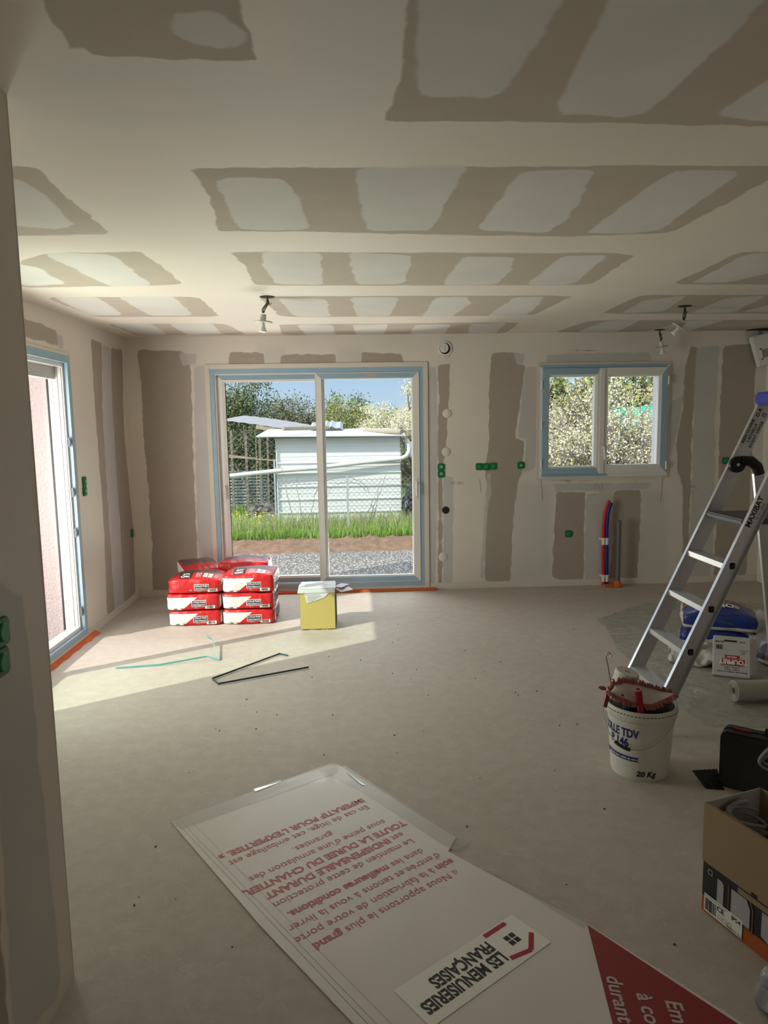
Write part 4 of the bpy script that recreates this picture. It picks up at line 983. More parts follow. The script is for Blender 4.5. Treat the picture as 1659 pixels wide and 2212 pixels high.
# the sticky ink: text wrapped round the wall of the bucket
def wrap(a0):
    def fn(x, z):
        r = np.interp(z, [.01,.280], [R0, R1-.004])+.0012; a = a0+x/r; return Vector((r*math.cos(a), r*math.sin(a), z))
    return fn
face = math.atan2(-BC.y, -BC.x)             # side towards the viewer
fw = wrap(face)
TZ1, TZ2, TZ3, TZ4 = (P(u, v, Y=BC.y-R1*.93).z for u, v in ((1372,1592),(1350,1615),(1375,1647),(1397,1677)))
k = MB(); text_on(k, 'COLLE TDV', .055, fw, (-.006,TZ1), bold=.0018, sx_=.74, align='RIGHT'); text_on(k, 'P 146', .057, fw, (-.050,TZ2), bold=.0018, sx_=.78, align='RIGHT')
rect_on(k, fw, -.200, TZ3-.011, -.006, TZ3+.011, 0, 24, 1); k.build('blue_lettering', M_BLUEINK, bk)
k = MB(); fw2 = wrap(face); text_on(k, 'spéciale pour toiles de verre', .0135, lambda x, z: fw2(x, z)*1.0+Vector((math.cos(face+x/.15)*.0012, math.sin(face+x/.15)*.0012, 0)), (-.085,TZ3), bold=.0003); k.build('white_lettering', M_INKW, bk)
k = MB(); text_on(k, '20 Kg', .036, fw, (.030,TZ4), bold=.0016, shear=.18); k.build('black_lettering', M_INKB, bk)
# wire handle hanging down at the front
a1, a2 = face+1.02, face-1.48; pts = []
for i in range(25):
    f = i/24; a = a1+(a2-a1)*f; r = R1+.016; pts.append(Vector((r*math.cos(a)*1.02, r*math.sin(a)*1.02, .300-.135*math.sin(PI*f)**.9)))
MB().tube(pts, .0019, 6).build('wire_handle', mat('steel_wire', (.35,.35,.36), .35, metal=.9), bk, smooth=True)
MB().tube([Vector((p.x*1.02, p.y*1.02, p.z)) for p in pts[12:17]], .008, 10).build('handle_grip', M_BLACK, bk, smooth=True)
# inside: black liner, nested lids
MB().lathe([(0,.20),(.134,.20),(.142,.328),(.139,.329),(.131,.215),(0,.21)], 40).build('inner_sleeve', mat('dirty_grey_sleeve', (.10,.095,.09), .6, var=.5, scale=60), bk, smooth=True)
def at_b(u, v, Y): return P(u, v, Y=Y)
# paint roller sleeve standing in the bucket
Mr = Matrix.Rotation(.22, 4, 'Y') @ Matrix.Rotation(.12, 4, 'X')
ro = thing('roller_sleeve', 'cream roll standing tilted in the bucket behind the mop head', 'roll', P(1356, 1450, Y=3.175)-Mr @ Vector((0,0,.17)))
k = MB(); k.lathe([(.013,.0),(.013,.168),(.014,.170),(.052,.170),(.056,.166),(.056,.0),(.011,.0)], 40, M=Mr); k.build('roll', mat('cream_roll', (.56,.53,.45), .35, var=.04), ro, smooth=True)
MB().lathe([(0,.155),(.0112,.155)], 16, M=Mr).build('core_hole', M_CAVITY, ro)
# mop head: curved canvas pad with chenille fringe
M_CANVAS = mat('dusty_canvas', (.42,.36,.33), .8, var=.08, bump=.2, bscale=90); M_FRINGE = mat('dusty_red_fringe', (.33,.10,.085), .85, var=.35, scale=50)
mo = thing('mop_pad', 'dusty pink mop pad with red fringe stuffed across the bucket mouth', 'mop head', BC+Vector((0,0,.0)))
top_px = [(1330,1462),(1338,1474),(1362,1476),(1390,1481),(1412,1490),(1440,1500)]
upl = [P(u, v, Y=3.11)-BC for u, v in ((1318,1494),(1326,1479),(1348,1474),(1376,1478),(1400,1485),(1425,1492),(1452,1500))]
lol = [P(u, v, Y=2.995)-BC for u, v in ((1324,1502),(1345,1512),(1365,1519),(1385,1525),(1412,1525),(1432,1515),(1456,1504))]
k = MB(); n = len(upl); m_ = 5; vs = []
for i in range(n):
    for j in range(m_+1):
        f = j/m_; q = upl[i].lerp(lol[i], f); vs.append(q+Vector((0,0,.010*math.sin(PI*f))))
nv = len(vs); low = [v-Vector((0,-.004,.012)) for v in vs]
fs = []
for i in range(n-1):
    for j in range(m_): a = i*(m_+1)+j; fs += [(a, a+1, a+m_+2, a+m_+1), (nv+a, nv+a+m_+1, nv+a+m_+2, nv+a+1)]
for i in range(n-1):
    for j in (0, m_): a = i*(m_+1)+j; fs.append((a, a+m_+1, nv+a+m_+1, nv+a))
for j in range(m_):
    for i in (0, n-1): a = i*(m_+1)+j; fs.append((a, a+1, nv+a+1, nv+a))
k.add(vs+low, fs); pad = k.build('canvas_pad', M_CANVAS, mo, smooth=True)
k = MB(); r_ = random.Random(3)
def along(pts, t):
    s = t*(len(pts)-1); i = min(int(s), len(pts)-2); return pts[i].lerp(pts[i+1], s-i)
for path, cnt, outv in ((upl, 46, Vector((-.02,.10,.75))), (lol, 40, Vector((.25,-.55,-.85))), ([upl[0], lol[0]], 16, Vector((-1,-.3,.1))), ([upl[-1], lol[-1]], 10, Vector((1,-.1,-.1)))):
    for i in range(cnt):
        p = along(path, (i+.5)/cnt)+Vector((0,0,.002)); d = (outv+Vector((r_.uniform(-.6,.3), r_.uniform(-.4,.4), r_.uniform(-.3,.3)))).normalized()*r_.uniform(.016,.026)
        k.tube([p-d*.3, p+d*.4+Vector((0,0,.003)), p+d], [.0045,.0050,.0038], 6)
k.build('fringe', M_FRINGE, mo, smooth=True)
k = MB(); a = P(1293,1484,Y=3.12)-BC; b_ = P(1308,1488,Y=3.12)-BC; k.tube([a, a.lerp(b_,.5), b_], [.004,.010,.008], 8); k.build('fringe_tip', M_FRINGE, mo, smooth=True)
# red handle, blue handle, leather strap, hook
M_REDH = mat('red_handle', (.30,.012,.016), .35, var=.25, scale=60)
a, b_ = P(1378,1490,Y=2.985), P(1384,1530,Y=2.995); hd = thing('paint_scraper', 'red tubular tool handle standing in the bucket', 'tool', b_)
MB().tube([Vector((0,0,-.10)), Vector((0,0,0)), a-b_], [.012,.014,.0165], 16, cap=True).build('grip', M_REDH, hd, smooth=True)
k = MB(); dq = (a-b_).normalized(); k.tube([a-b_-dq*.002, a-b_+dq*.003], [.0168,.0155], 16); k.build('grip_rim', mat('pink_rim', (.45,.16,.15), .4), hd)
MB().tube([a-b_+dq*.0028, a-b_+dq*.0040], [.009,.009], 12).build('grip_hole', M_CAVITY, hd)
a, b_ = P(1344,1500,Y=3.02), P(1352,1524,Y=3.035); hd = thing('putty_knife', 'small blue handle poking out beside the red one in the bucket', 'tool', b_)
MB().tube([Vector((.004,0,-.06)), Vector((0,0,0)), (a-b_)*.6, a-b_], [.012,.014,.011,.004], 12).build('grip', mat('blue_handle', (.02,.06,.16), .4, var=.2), hd, smooth=True)
a, b_ = P(1314,1500,Y=3.03), P(1307,1528,Y=3.0); hd = thing('leather_strap', 'brown leather strap hanging over the bucket rim', 'strap', b_)
MB().bar(Vector((0,0,0)), a-b_, .018, .004, (0,1,0)).build('strap', mat('brown_leather', (.20,.045,.025), .5, var=.2), hd, bevel=.0015)
pts = [P(u, v, Y=3.14) for u, v in ((1322,1495),(1318,1465),(1312,1432),(1309,1420),(1311,1411),(1316,1409),(1320,1414),(1319,1420))]
hk = thing('wire_hook', 'thin metal rod with a hooked top standing in the bucket', 'hook', pts[0]+Vector((0,0,-.10)))
MB().tube([Vector((0,0,0))]+[p-hk.location for p in pts], .0030, 8).build('rod', MATS['steel_wire'], hk, smooth=True)

# ================================================================== PLASTIC DUST SHEET
def film_mat():
    m, n, l, b = new_mat('milky_film'); o = n['Material Output']
    b.inputs['Base Color'].default_value = (.50,.49,.44,1); b.inputs['Roughness'].default_value = .22; b.inputs['Specular IOR Level'].default_value = .6
    tr = n.new('ShaderNodeBsdfTransparent'); mx = n.new('ShaderNodeMixShader'); nz = tex(n, l, 'ShaderNodeTexNoise', 3.0, 5); nz.inputs['Distortion'].default_value = 1.6
    f = ss(n, l, nz.outputs['Fac'], .35, .75); l.new(math_node(n, l, 'ADD', math_node(n, l, 'MULTIPLY', f, .40), .34), mx.inputs[0])
    l.new(tr.outputs[0], mx.inputs[1]); l.new(b.outputs[0], mx.inputs[2]); l.new(mx.outputs[0], o.inputs[0])
    n2 = tex(n, l, 'ShaderNodeTexNoise', 9, 4); n2.inputs['Distortion'].default_value = 2; bp = n.new('ShaderNodeBump'); bp.inputs['Strength'].default_value = .6; bp.inputs['Distance'].default_value = .02
    l.new(n2.outputs['Fac'], bp.inputs['Height']); l.new(bp.outputs[0], b.inputs['Normal'])
    return m
M_FILMP = film_mat()
edge = [P(u, v, z=0) for u, v in ((1285,1338),(1312,1362),(1330,1400),(1375,1440),(1420,1490),(1462,1524),(1490,1545),(1525,1570),(1600,1574),(1680,1572))]
poly_ = [(p.x, p.y) for p in edge]+[(3.9, 3.3), (3.95, 6.0), (2.6, 6.15)]
xs = np.arange(1.5, 3.98, .014); ys = np.arange(3.2, 6.2, .014); G = np.array([(x, y) for y in ys for x in xs]); S_ = sdf(G, poly_)
k = MB(); nx = len(xs)
def wr_h(x, y):
    q = noise.noise(Vector((x*2.2+y*1.3, y*2.6, 1.3)));  r2 = abs(noise.noise(Vector((x*5+y*2, y*7-x*2, 4.2))))
    return .003+max(0, (1-r2*6))*.010*max(0, q+.45)
for x, y in G: k.v.append(Vector((x, y, wr_h(x, y))))
for j in range(len(ys)-1):
    for i in range(nx-1):
        a = j*nx+i
        if S_[a] > 0 and S_[a+1] > 0 and S_[a+nx] > 0 and S_[a+nx+1] > 0: k.f.append((a, a+1, a+nx+1, a+nx)); k.m.append(0)
ob = k.build('dust_sheet', M_FILMP, smooth=True); 
bm = bmesh.new(); bm.from_mesh(ob.data); bmesh.ops.delete(bm, geom=[v for v in bm.verts if not v.link_faces], context='VERTS'); bm.to_mesh(ob.data); bm.free()
tag(ob, 'creased milky plastic dust sheet spread on the floor under the ladder', 'dust sheet')
# seam line of tape along the sheet
for (pa, pb_), lb in (((( 1355,1412),(1500,1400)),'far'), (((1465,1478),(1570,1452)),'near')): pass

# ================================================================== BLUE BAGS, SACK, BOXES
def sack_mat():
    m, n, l, b = new_mat('blue_sack'); t = n.new('ShaderNodeTexCoord'); s = n.new('ShaderNodeSeparateXYZ'); l.new(t.outputs['Object'], s.inputs[0])
    nz = tex(n, l, 'ShaderNodeTexNoise', 9, 4)
    wob = math_node(n, l, 'MULTIPLY', nz.outputs['Fac'], .03)
    X = math_node(n, l, 'ADD', s.outputs['X'], wob); Y = math_node(n, l, 'ADD', s.outputs['Y'], wob)
    col = mixc(n, l, nz.outputs['Fac'], (.012,.030,.17), (.020,.045,.22))
    a = ss(n, l, Y, .045, .048); b2 = ss(n, l, Y, .115, .112)
    col = mixc(n, l, math_node(n, l, 'MULTIPLY', a, b2), col, (.38,.15,.03))
    col = mixc(n, l, ss(n, l, Y, .135, .138), col, (.10,.095,.10))
    col = mixc(n, l, ss(n, l, X, -.222, -.226), col, (.62,.60,.56))
    col = mixc(n, l, ss(n, l, s.outputs['Z'], .035, .030), col, (.60,.58,.54))
    l.new(col, b.inputs['Base Color']); b.inputs['Roughness'].default_value = .28
    n2 = tex(n, l, 'ShaderNodeTexNoise', 14, 5); n2.inputs['Distortion'].default_value = 1.5; bp = n.new('ShaderNodeBump'); bp.inputs['Strength'].default_value = .6; bp.inputs['Distance'].default_value = .01
    l.new(n2.outputs['Fac'], bp.inputs['Height']); l.new(bp.outputs[0], b.inputs['Normal'])
    return m
M_SACK = sack_mat()
def blue_sack(loc, rz, w, d, h, seed, label, tlt=(0,0), words=True):
    t = thing('plaster_sack', label, 'bag', loc, rz, 'blue plaster sacks on the dust sheet'); t.rotation_euler = (tlt[0], tlt[1], rz)
    F = bag_fn(w, d, h, seed, .25, .35, .010); cube_grid(F, 28, 22, 10).build('sack_body', M_SACK, t, smooth=True)
    if words:
        def tf(x, y):
            p = (max(-1, min(1, x/(w/2))), max(-1, min(1, y/(d/2))), 1); return F(p)+Vector((0, 0, .004))
        k = MB(); fm = lambda x, y: tf(-x, -y)
        text_on(k, 'SOFEC', .075, fm, (-.03,.045), bold=.003); k.build('sack_name', M_INKW, t); k = MB(); text_on(k, 'enduit joint', .022, fm, (0,.0), bold=.0005); text_on(k, 'ENDUIT', .03, fm, (.03,-.08), bold=.0008)
        text_on(k, 'poudre a enduire', .014, fm, (0,-.03)); k.build('sack_print', M_INKW, t)
    return t
c1 = P(1560,1400,z=0)
blue_sack((2.66, 4.98, .012), -.50, .48, .42, .105, 21, 'lower blue and white plaster sack under the blue one')
blue_sack((2.68, 5.00, .135), -.42, .50, .40, .125, 22, 'glossy blue plaster sack with orange band, on top of its stack', tlt=(.04,.0))
blue_sack((2.93, 4.40, .012), .35, .42, .34, .12, 23, 'blue and orange sack at the right photo edge behind the white carton', words=True)
# crumpled white sacks
M_WSACK = mat('crumpled_white_sack', (.50,.485,.46), .45, var=.14, scale=9, bump=.7, bscale=14)
def crumple(name, loc, rz, w, d, h, seed, label, m, cat='bag', amp=.05, tl=(0,0)):
    F0 = bag_fn(w, d, h, seed, .5, .3, .012)
    def F(p):
        q = F0(p); n_ = noise.noise_vector(Vector((q.x*9+seed, q.y*9, q.z*9)))*amp + noise.noise_vector(Vector((q.x*24+seed, q.y*24, q.z*24)))*amp*.35
        q = q+n_; q.z = max(q.z, 0); return q
    o = cube_grid(F, 30, 24, 8).build(name, m, smooth=True); o.location = loc; o.rotation_euler = (tl[0], tl[1], rz); return tag(o, label, cat)
crumple('empty_sack', (2.36, 4.60, .012), -.62, .34, .38, .07, 31, 'crumpled empty white sack spilling out below the blue sacks', M_WSACK)
crumple('empty_sack', (3.26, 5.22, .012), .1, .50, .40, .10, 33, 'crumpled white sack with black print behind the blue sack, at the photo edge', M_WSACK, amp=.06)
crumple('folded_sack', (3.02, 4.70, .016), .35, .50, .22, .13, 35, 'grey folded empty sack lying between blue sack and white carton', mat('greyish_sack', (.36,.36,.37), .4, var=.2, scale=7, bump=.6, bscale=14), amp=.04)
k = MB(); f = lambda x, y: Vector((3.06+x*.97-y*.25, 5.02+x*.25+y*.97, .150+.012*math.sin(x*40)))
# white carton leaning, printed upside down
a = P(1540,1457,z=.012); b_ = P(1622,1466,z=.012); topl = P(1562,1373,Y=a.y+.09)
ux2 = (b_-a); ux2.z = 0; Wc = ux2.length; ux2.normalize(); Hc = .27
up2 = (Vector((topl.x, topl.y, topl.z))-a); up2 = up2-ux2*up2.dot(ux2); Hc = up2.length; up2.normalize(); nn = ux2.cross(up2)
M_CARTON = mat('white_carton', (.50,.48,.47), .55, var=.05)
ca = thing('white_carton', 'small white carton with red logo, tipped back against the sacks', 'box', a)
th = .085
MB().obox(ux2*Wc/2+up2*Hc/2-nn*th/2, ux2*Wc/2, up2*Hc/2, nn*th/2).build('carton_body', M_CARTON, ca, bevel=.004)
k = MB(); k.obox(ux2*(Wc+.001)+up2*Hc/2-nn*th/2, ux2*.0015, up2*Hc*.48, nn*th*.42); k.build('shaded_gap', mat('carton_shadow_side', (.16,.15,.14), .7), ca)  # dark plate painting the shade in the carton's open gap
k = MB(); k.obox(ux2*(Wc+.017)+up2*Hc*.52-nn*.012, ux2*.016-nn*.010, up2*Hc*.46, (nn+ux2*.5).normalized()*.0015); k.build('torn_flap', M_CARTON, ca)
org = ux2*Wc/2+up2*Hc/2+nn*.0008; fm = lambda x, y: org-ux2*x-up2*y      # upside down
k = MB(); W2, H2 = Wc/2, Hc/2
vs = [fm(x, y) for x, y in ((-.075,.018),(.06,.018),(.068,.056),(-.083,.056))]; k.add(vs, [(0,1,2,3)], 3); rect_on(k, fm, -.03, .001 if False else -.016, .045, .012, 3) if False else None
fl2 = lambda x, y: fm(x, y)+nn*.0008
rect_on(k, fm, -.02, .006-.020, .05, .008, 3) if False else rect_on(k, fm, -.045, -.006, .04, .016, 3)
text_on(k, 'TOUPRET', .040, fl2, (-.008,.036), mi=0, bold=.0018, sx_=.95); text_on(k, 'PREPARE', .014, fl2, (0,.005), mi=0, bold=.0004)
for i, s in enumerate(('Bande armée / enduit (voir notice)','Largeur : 50 mm','Longueur : 150 m','Conforme au DTU 25.41')): text_on(k, s, .0125, fm, (-.0,.102-i*.014), mi=1, bold=.0002)
barcode(k, fm, W2-.055, -H2+.06, W2-.015, -H2+.09, 1, 5); rect_on(k, fm, .0, -H2+.022, W2-.065, -H2+.034, 1) if False else None
text_on(k, '[A] PAP', .016, fm, (W2-.036,-H2+.040), mi=1, bold=.0004); rect_on(k, fm, -.03, -H2+.026, .045, -H2+.038, 1)
text_on(k, 'PLACE', .012, fm, (-.06,-H2+.034), mi=1, bold=.0004); text_on(k, 'CE', .016, fm, (-.065,-.022), mi=1)
for i in range(4): rect_on(k, fm, -.10+.006*i, -.045+i*.006, -.04-.004*i, -.0435+i*.006, 1)
k.build('carton_print', INKS, ca)
# roll of film
a = P(1585,1495,z=.062); rl = thing('plastic_film_roll', 'roll of milky plastic film lying on the dust sheet', 'roll', (a.x, a.y, .062+.008))
dr = Vector((1, -.03, 0)).normalized(); My = Matrix(((dr.x, 0, 0, 0), (0,1,0,0), (0,0,1,0), (0,0,0,1)))
def cyl_along(k, r0, r1, L, seg=40):
    rot = Vector((0,0,1)).rotation_difference(dr).to_matrix().to_4x4()
    k.lathe([(r0,0),(r1,0),(r1,L),(r0,L),(r0,0)], seg, M=rot); return rot
k = MB(); rot = cyl_along(k, .020, .060, .60); 
for r in (.030,.042,.052): k.lathe([(r,-.001),(r,-.004),(r-.003,-.004),(r-.003,-.001)], 36, M=rot)
k.build('rolled_film', mat('rolled_film', (.40,.39,.34), .3, var=.06, scale=5), rl, smooth=True)
k = MB(); k.lathe([(0,.03),(.020,.03)], 24, M=rot); k.build('core_hole', M_CAVITY, rl)

# ================================================================== BLACK CASE, TROWEL, CARTON
M_CASE = mat('black_case_plastic', (.018,.018,.019), .5, var=.4, scale=20, bump=.15, bscale=50)
zt = .262; q0 = P(1556,1578,z=zt); q1 = P(1659,1600,z=zt); dcx = (q1-q0); dcx.z = 0; dcx.normalize(); ncx = Vector((-dcx.y, dcx.x, 0))
cs = thing('tool_case', 'black plastic tool case standing upright, with a red latch', 'case', (q0.x, q0.y, .0))
def rrect(w, h, r, n=6):
    p = []
    for cx_, cy_, a0 in ((w-r, r, -PI/2), (w-r, h-r, 0), (r, h-r, PI/2), (r, r, PI)):
        for i in range(n+1): a = a0+PI/2*i/n; p.append((cx_+r*math.cos(a), cy_+r*math.sin(a)))
    return p
Mc = Matrix((dcx, Vector((0,0,1)), -ncx)).transposed().to_4x4()
LC = .40; shell = rrect(LC, zt-.004, .030)
MB().prism([(x, y+.002) for x, y in shell], -.052, -.002, Mc).build('case_shell', M_CASE, cs, bevel=.008)
MB().prism([(x, y+.002) for x, y in shell], -.108, -.056, Mc).build('case_shell', M_CASE, cs, bevel=.008)
MB().prism([(.004+x*.98, y*.985+.004) for x, y in shell], -.057, -.051, Mc).build('case_seam', M_BLACK, cs)
MB().prism([(.045,zt-.006),(.115,zt-.006),(.115,zt+.006),(.045,zt+.006)], -.064, -.042, Mc).build('latch', mat('red_latch', (.20,.012,.025), .4), cs, bevel=.003)
k = MB(); k.prism([(.17,zt-.004),(.30,zt-.004),(.30,zt+.03),(.28,zt+.03),(.28,zt+.012),(.19,zt+.012),(.19,zt+.03),(.17,zt+.03)], -.064, -.044, Mc); k.build('carry_handle', M_CASE, cs, bevel=.003)
# coiled grey hose over the case corner
k = MB(); cc = P(1668,1640,Y=q0.y-.25)
def coil(k, c, r, tilt, r0=.006, ph=0, n=40, turns=1.0):
    pts = []
    for i in range(n+1): a = ph+2*PI*turns*i/n; v = Vector((r*math.cos(a), .012*math.sin(a*2)+.01*i/n, r*math.sin(a)*tilt)); pts.append(v)
    k.tube(pts, r0, 8)
coil(k, None, .048, 1.05, .0052, .5, 40, 1.6); coil(k, None, .034, .9, .0052, 1.5, 30, 1.1)
hs_ = k.build('grey_cable_coil', mat('grey_cable', (.20,.20,.20), .5), smooth=True); hs_.location = cc; tag(hs_, 'loop of grey cable hooked on the black case at the photo edge', 'cable')
# black notched trowel / rubber mat lying half under the case
pp = [P(u, v, z=.030) for u, v in ((1495,1664),(1549,1660),(1560,1706),(1525,1702))]; pp[3].z = 0.004; pp[2].z = .004; pp[1].z = .03
t0_ = pp[3].copy(); k = MB(); q_ = [p-Vector((t0_.x, t0_.y, 0)) for p in (P(1495,1664,z=.045), P(1549,1661,z=.045), P(1565,1706,z=.003), P(1525,1703,z=.003))]
k.add(q_+[v-Vector((0,-.001,.003)) for v in q_], [(0,1,2,3),(4,7,6,5),(0,4,5,1),(1,5,6,2),(2,6,7,3),(3,7,4,0)])
for i in range(1, 6): a = q_[0].lerp(q_[1], i/6)+Vector((0,0,.001)); b_ = q_[3].lerp(q_[2], i/6)+Vector((0,0,.001)); k.bar(a, b_, .004, .002)
for i in range(1, 4): a = q_[0].lerp(q_[3], i/4)+Vector((0,0,.001)); b_ = q_[1].lerp(q_[2], i/4)+Vector((0,0,.001)); k.bar(a, b_, .004, .002)
o = k.build('ribbed_rubber_pad', mat('shiny_black_rubber', (.012,.012,.012), .25)); o.location = (t0_.x, t0_.y, 0); tag(o, 'ribbed black rubber pad propped against the left side of the case', 'pad')
# cardboard carton
c0 = P(1516,1963,z=0); c1_ = P(1659,2079,z=0); dx2 = (c1_-c0).normalized(); n2_ = Vector((-dx2.y, dx2.x, 0))
if n2_.x < 0: n2_ = -n2_
zc = P(1522,1732,Y=c0.y).z; LCt = .42; WCt = .24
ct = thing('cardboard_carton', 'open brown cardboard carton with black and orange print, full of cables', 'box', c0)
M_KRAFT = mat('kraft_card', (.30,.21,.125), .8, var=.06, scale=12); M_KRAFTI = mat('pale_card_lining', (.40,.36,.34), .7); M_BKP = mat('black_print_card', (.022,.024,.028), .45, var=.2); M_OR = mat('orange_print_card', (.42,.10,.02), .5)
def wall_(p, d, L, z0, z1, tk, nrm): k = MB(); k.obox(p+d*L/2+nrm*tk/2+Vector((0,0,(z0+z1)/2)), d*L/2, nrm*tk/2, Vector((0,0,(z1-z0)/2))); return k
Z0 = Vector((0,0,0))
wall_(Z0, dx2, LCt, .002, zc, .004, n2_).build('long_side', M_KRAFT, ct)
wall_(n2_*(WCt-.004), dx2, LCt, .002, zc, .004, n2_).build('long_side', M_KRAFT, ct)
wall_(dx2*0, n2_, WCt, .002, zc, .004, dx2).build('short_side', M_KRAFTI, ct); wall_(dx2*(LCt-.004), n2_, WCt, .002, zc, .004, dx2).build('short_side', M_KRAFT, ct)
k = MB(); k.obox(dx2*LCt/2+n2_*WCt/2+Vector((0,0,.003)), dx2*LCt/2, n2_*WCt/2, Vector((0,0,.002))); k.build('bottom', M_KRAFT, ct)
fo = lambda lift: (lambda x, z: dx2*x-n2_*lift+Vector((0,0,z)))     # x along the printed side
zb = zc*.47
k = MB(); f = fo(.0015); rect_on(k, f, .0, .055, LCt, zc*.60, 0); k.build('black_print', M_BKP, ct)
k = MB(); rect_on(k, f, .0, .001, LCt, .055, 0); k.build('orange_band', M_OR, ct)
# folded-down flap covers the upper half
k = MB(); k.obox(dx2*LCt/2-n2_*.005+Vector((0,0,(zc+zb)/2)), dx2*LCt/2, n2_*.0022, Vector((0,0,(zc-zb)/2))); k.obox(dx2*.20-n2_*.005+Vector((0,0,zb-.012)), dx2*.055, n2_*.0022, Vector((0,0,.012))); k.build('folded_flap', M_KRAFT, ct)
k = MB(); f = fo(.0085); rect_on(k, f, .145, zb-.004, .255, zb, 0); rect_on(k, f, .195, zb+.000, .215, zb+.012, 0); k.build('flap_slot', M_INKB, ct)
f = fo(.0025); f3_ = fo(.0034)
def ppoly(k, pts, mi=0, ff=None): k.add([(ff or f3_)(x, z) for x, z in pts], [tuple(range(len(pts)))], mi)
M_LED = mat('lamp_picture_white', (.42,.39,.42), .4); M_COP = mat('copper_print', (.24,.10,.06), .5)
k = MB(); ppoly(k, [(.062,.065),(.072,.060),(.088,.068),(.088,.142),(.078,.150),(.062,.150)]); ppoly(k, [(.118,.072),(.132,.060),(.190,.060),(.190,.125),(.176,.150),(.118,.150)]); ppoly(k, [(.232,.068),(.255,.060),(.268,.060),(.268,.148),(.232,.148)]); k.build('lamp_picture', M_LED, ct)
k = MB()
for a_, b_ in (((.108,.155),(.108,.060)), ((.108,.060),(.125,.046)), ((.125,.046),(.198,.048)), ((.200,.05),(.200,.130)), ((.200,.13),(.185,.158))): lines_on(k, f3_, [a_, b_], .004, 0)
k.build('lamp_outline', M_COP, ct)
k = MB(); f4 = fo(.0040); rect_on(k, f4, .012, .008, .165, .070, 0)
f5 = fo(.0048); barcode(k, f5, .018, .014, .062, .056, 1, 9); text_on(k, 'CE', .024, f5, (.080,.048), mi=1, bold=.0006); text_on(k, 'IP54', .020, f5, (.140,.055), mi=1, bold=.0003)
text_on(k, 'PROJECTEUR LED ARTICULE 230V', .006, f5, (.062,.064), mi=1); text_on(k, 'H05RN-F 0,5m', .010, f5, (.137,.014), mi=1)
for x in (.078,.098,.117): rect_on(k, f5, x-.007, .016, x-.006, .030, 1); rect_on(k, f5, x+.006, .016, x+.007, .030, 1); rect_on(k, f5, x-.007, .029, x+.007, .030, 1); rect_on(k, f5, x-.007, .016, x+.007, .017, 1)
k.build('spec_label', INKS, ct)
k = MB(); 
for a_, b_ in (((.024,.160),(.040,.160)), ((.040,.160),(.040,.144)), ((.040,.144),(.024,.144)), ((.024,.144),(.024,.160))): lines_on(k, f3_, [a_, b_], .0015, 0)
k.build('recycling_mark', M_INKW, ct)
# contents
def in_c(x, y, z): return c0+dx2*x+n2_*y+Vector((0,0,z))
k = MB(); base = P(1612, 1800, z=.285)
for ph, r, zo in ((0,.075,.02),(.6,.062,.03),(1.2,.070,.045)):
    pts = []
    for i in range(30):
        a = ph+2*PI*.85*i/29; pts.append(Vector((r*math.cos(a)*.9, r*math.sin(a)*.55, zo+.045*math.sin(a*.5+ph))))
    k.tube(pts, .0062, 8)
o = k.build('cable_bundle', mat('grey_cable', (.20,.20,.20), .5), smooth=True); o.location = base; tag(o, 'grey cable bundle curling inside the cardboard carton', 'cable')
b2_ = in_c(.21,.15,.0); tl_ = thing('hand_tool', 'black and red hand tool lying in the cardboard carton', 'tool', b2_)
MB().tube([Vector((0,0,.006)), Vector((.0,.0,.14)), Vector((.01,-.01,.22)), Vector((.03,-.02,.26))], [.03,.03,.028,.020], 12).build('tool_body', M_BLACK, tl_, smooth=True)
MB().tube([Vector((.02,-.02,.245)), Vector((.045,-.03,.275))], [.020,.016], 12).build('tool_grip', mat('orange_red_grip', (.45,.06,.03), .4), tl_, smooth=True)
b3_ = in_c(.10,.10,.0); o = MB().box((-.05,-.07,.006),(.05,.05,.20)).build('fixings_box', mat('grey_fixings', (.09,.085,.08), .6, var=.5, scale=60), bevel=.006); o.location = b3_; o.rotation_euler = (0,0,math.atan2(n2_.y, n2_.x)-PI/2); tag(o, 'dark parcel of fixings deep in the cardboard carton', 'box')
pa = in_c(.30,.20,.0); o = MB().tube([Vector((0,0,.006)), Vector((.06,.05,.40))], .016, 14).build('metal_tube', M_ALU, smooth=True); o.location = pa; tag(o, 'pale metal tube sticking out of the far side of the cardboard carton', 'tube')
# shrink-wrapped parcel at the bottom right corner
ww = P(1655,2150,z=.0); 
o = crumple('wrapped_parcel', (ww.x+.072, ww.y-.125, .003), .2, .20, .24, .13, 41, 'shiny plastic wrapped parcel in the bottom right corner', mat('shiny_wrap', (.30,.30,.33), .18, var=.4, scale=12, bump=1.0, bscale=16), cat='parcel', amp=.025)

# crumbs of plaster and grit
k = MB(); r_ = random.Random(12)
for i in range(150):
    x, y = r_.uniform(-.85, 2.2), r_.uniform(1.7, 5.8); s = r_.choice((.0010,.0013,.0016,.0026))
    if sdf(np.array([[x-A.x, y-A.y]]), pts2)[0] > -.02 or x > 1.05 and y < 3.4 or (x < .0 and y > 5.4): continue
    a = r_.uniform(0, PI); c, s2 = math.cos(a), math.sin(a); k.obox((x, y, s*.6), (c*s*1.6, s2*s*1.6, 0), (-s2*s, c*s, 0), (0, .2*s, s*.6))
o = k.build('floor_grit', mat('dark_grit', (.07,.055,.045), .9, var=.4)); tag(o, 'dark crumbs of grit scattered over the screed floor', 'grit', kind='stuff')
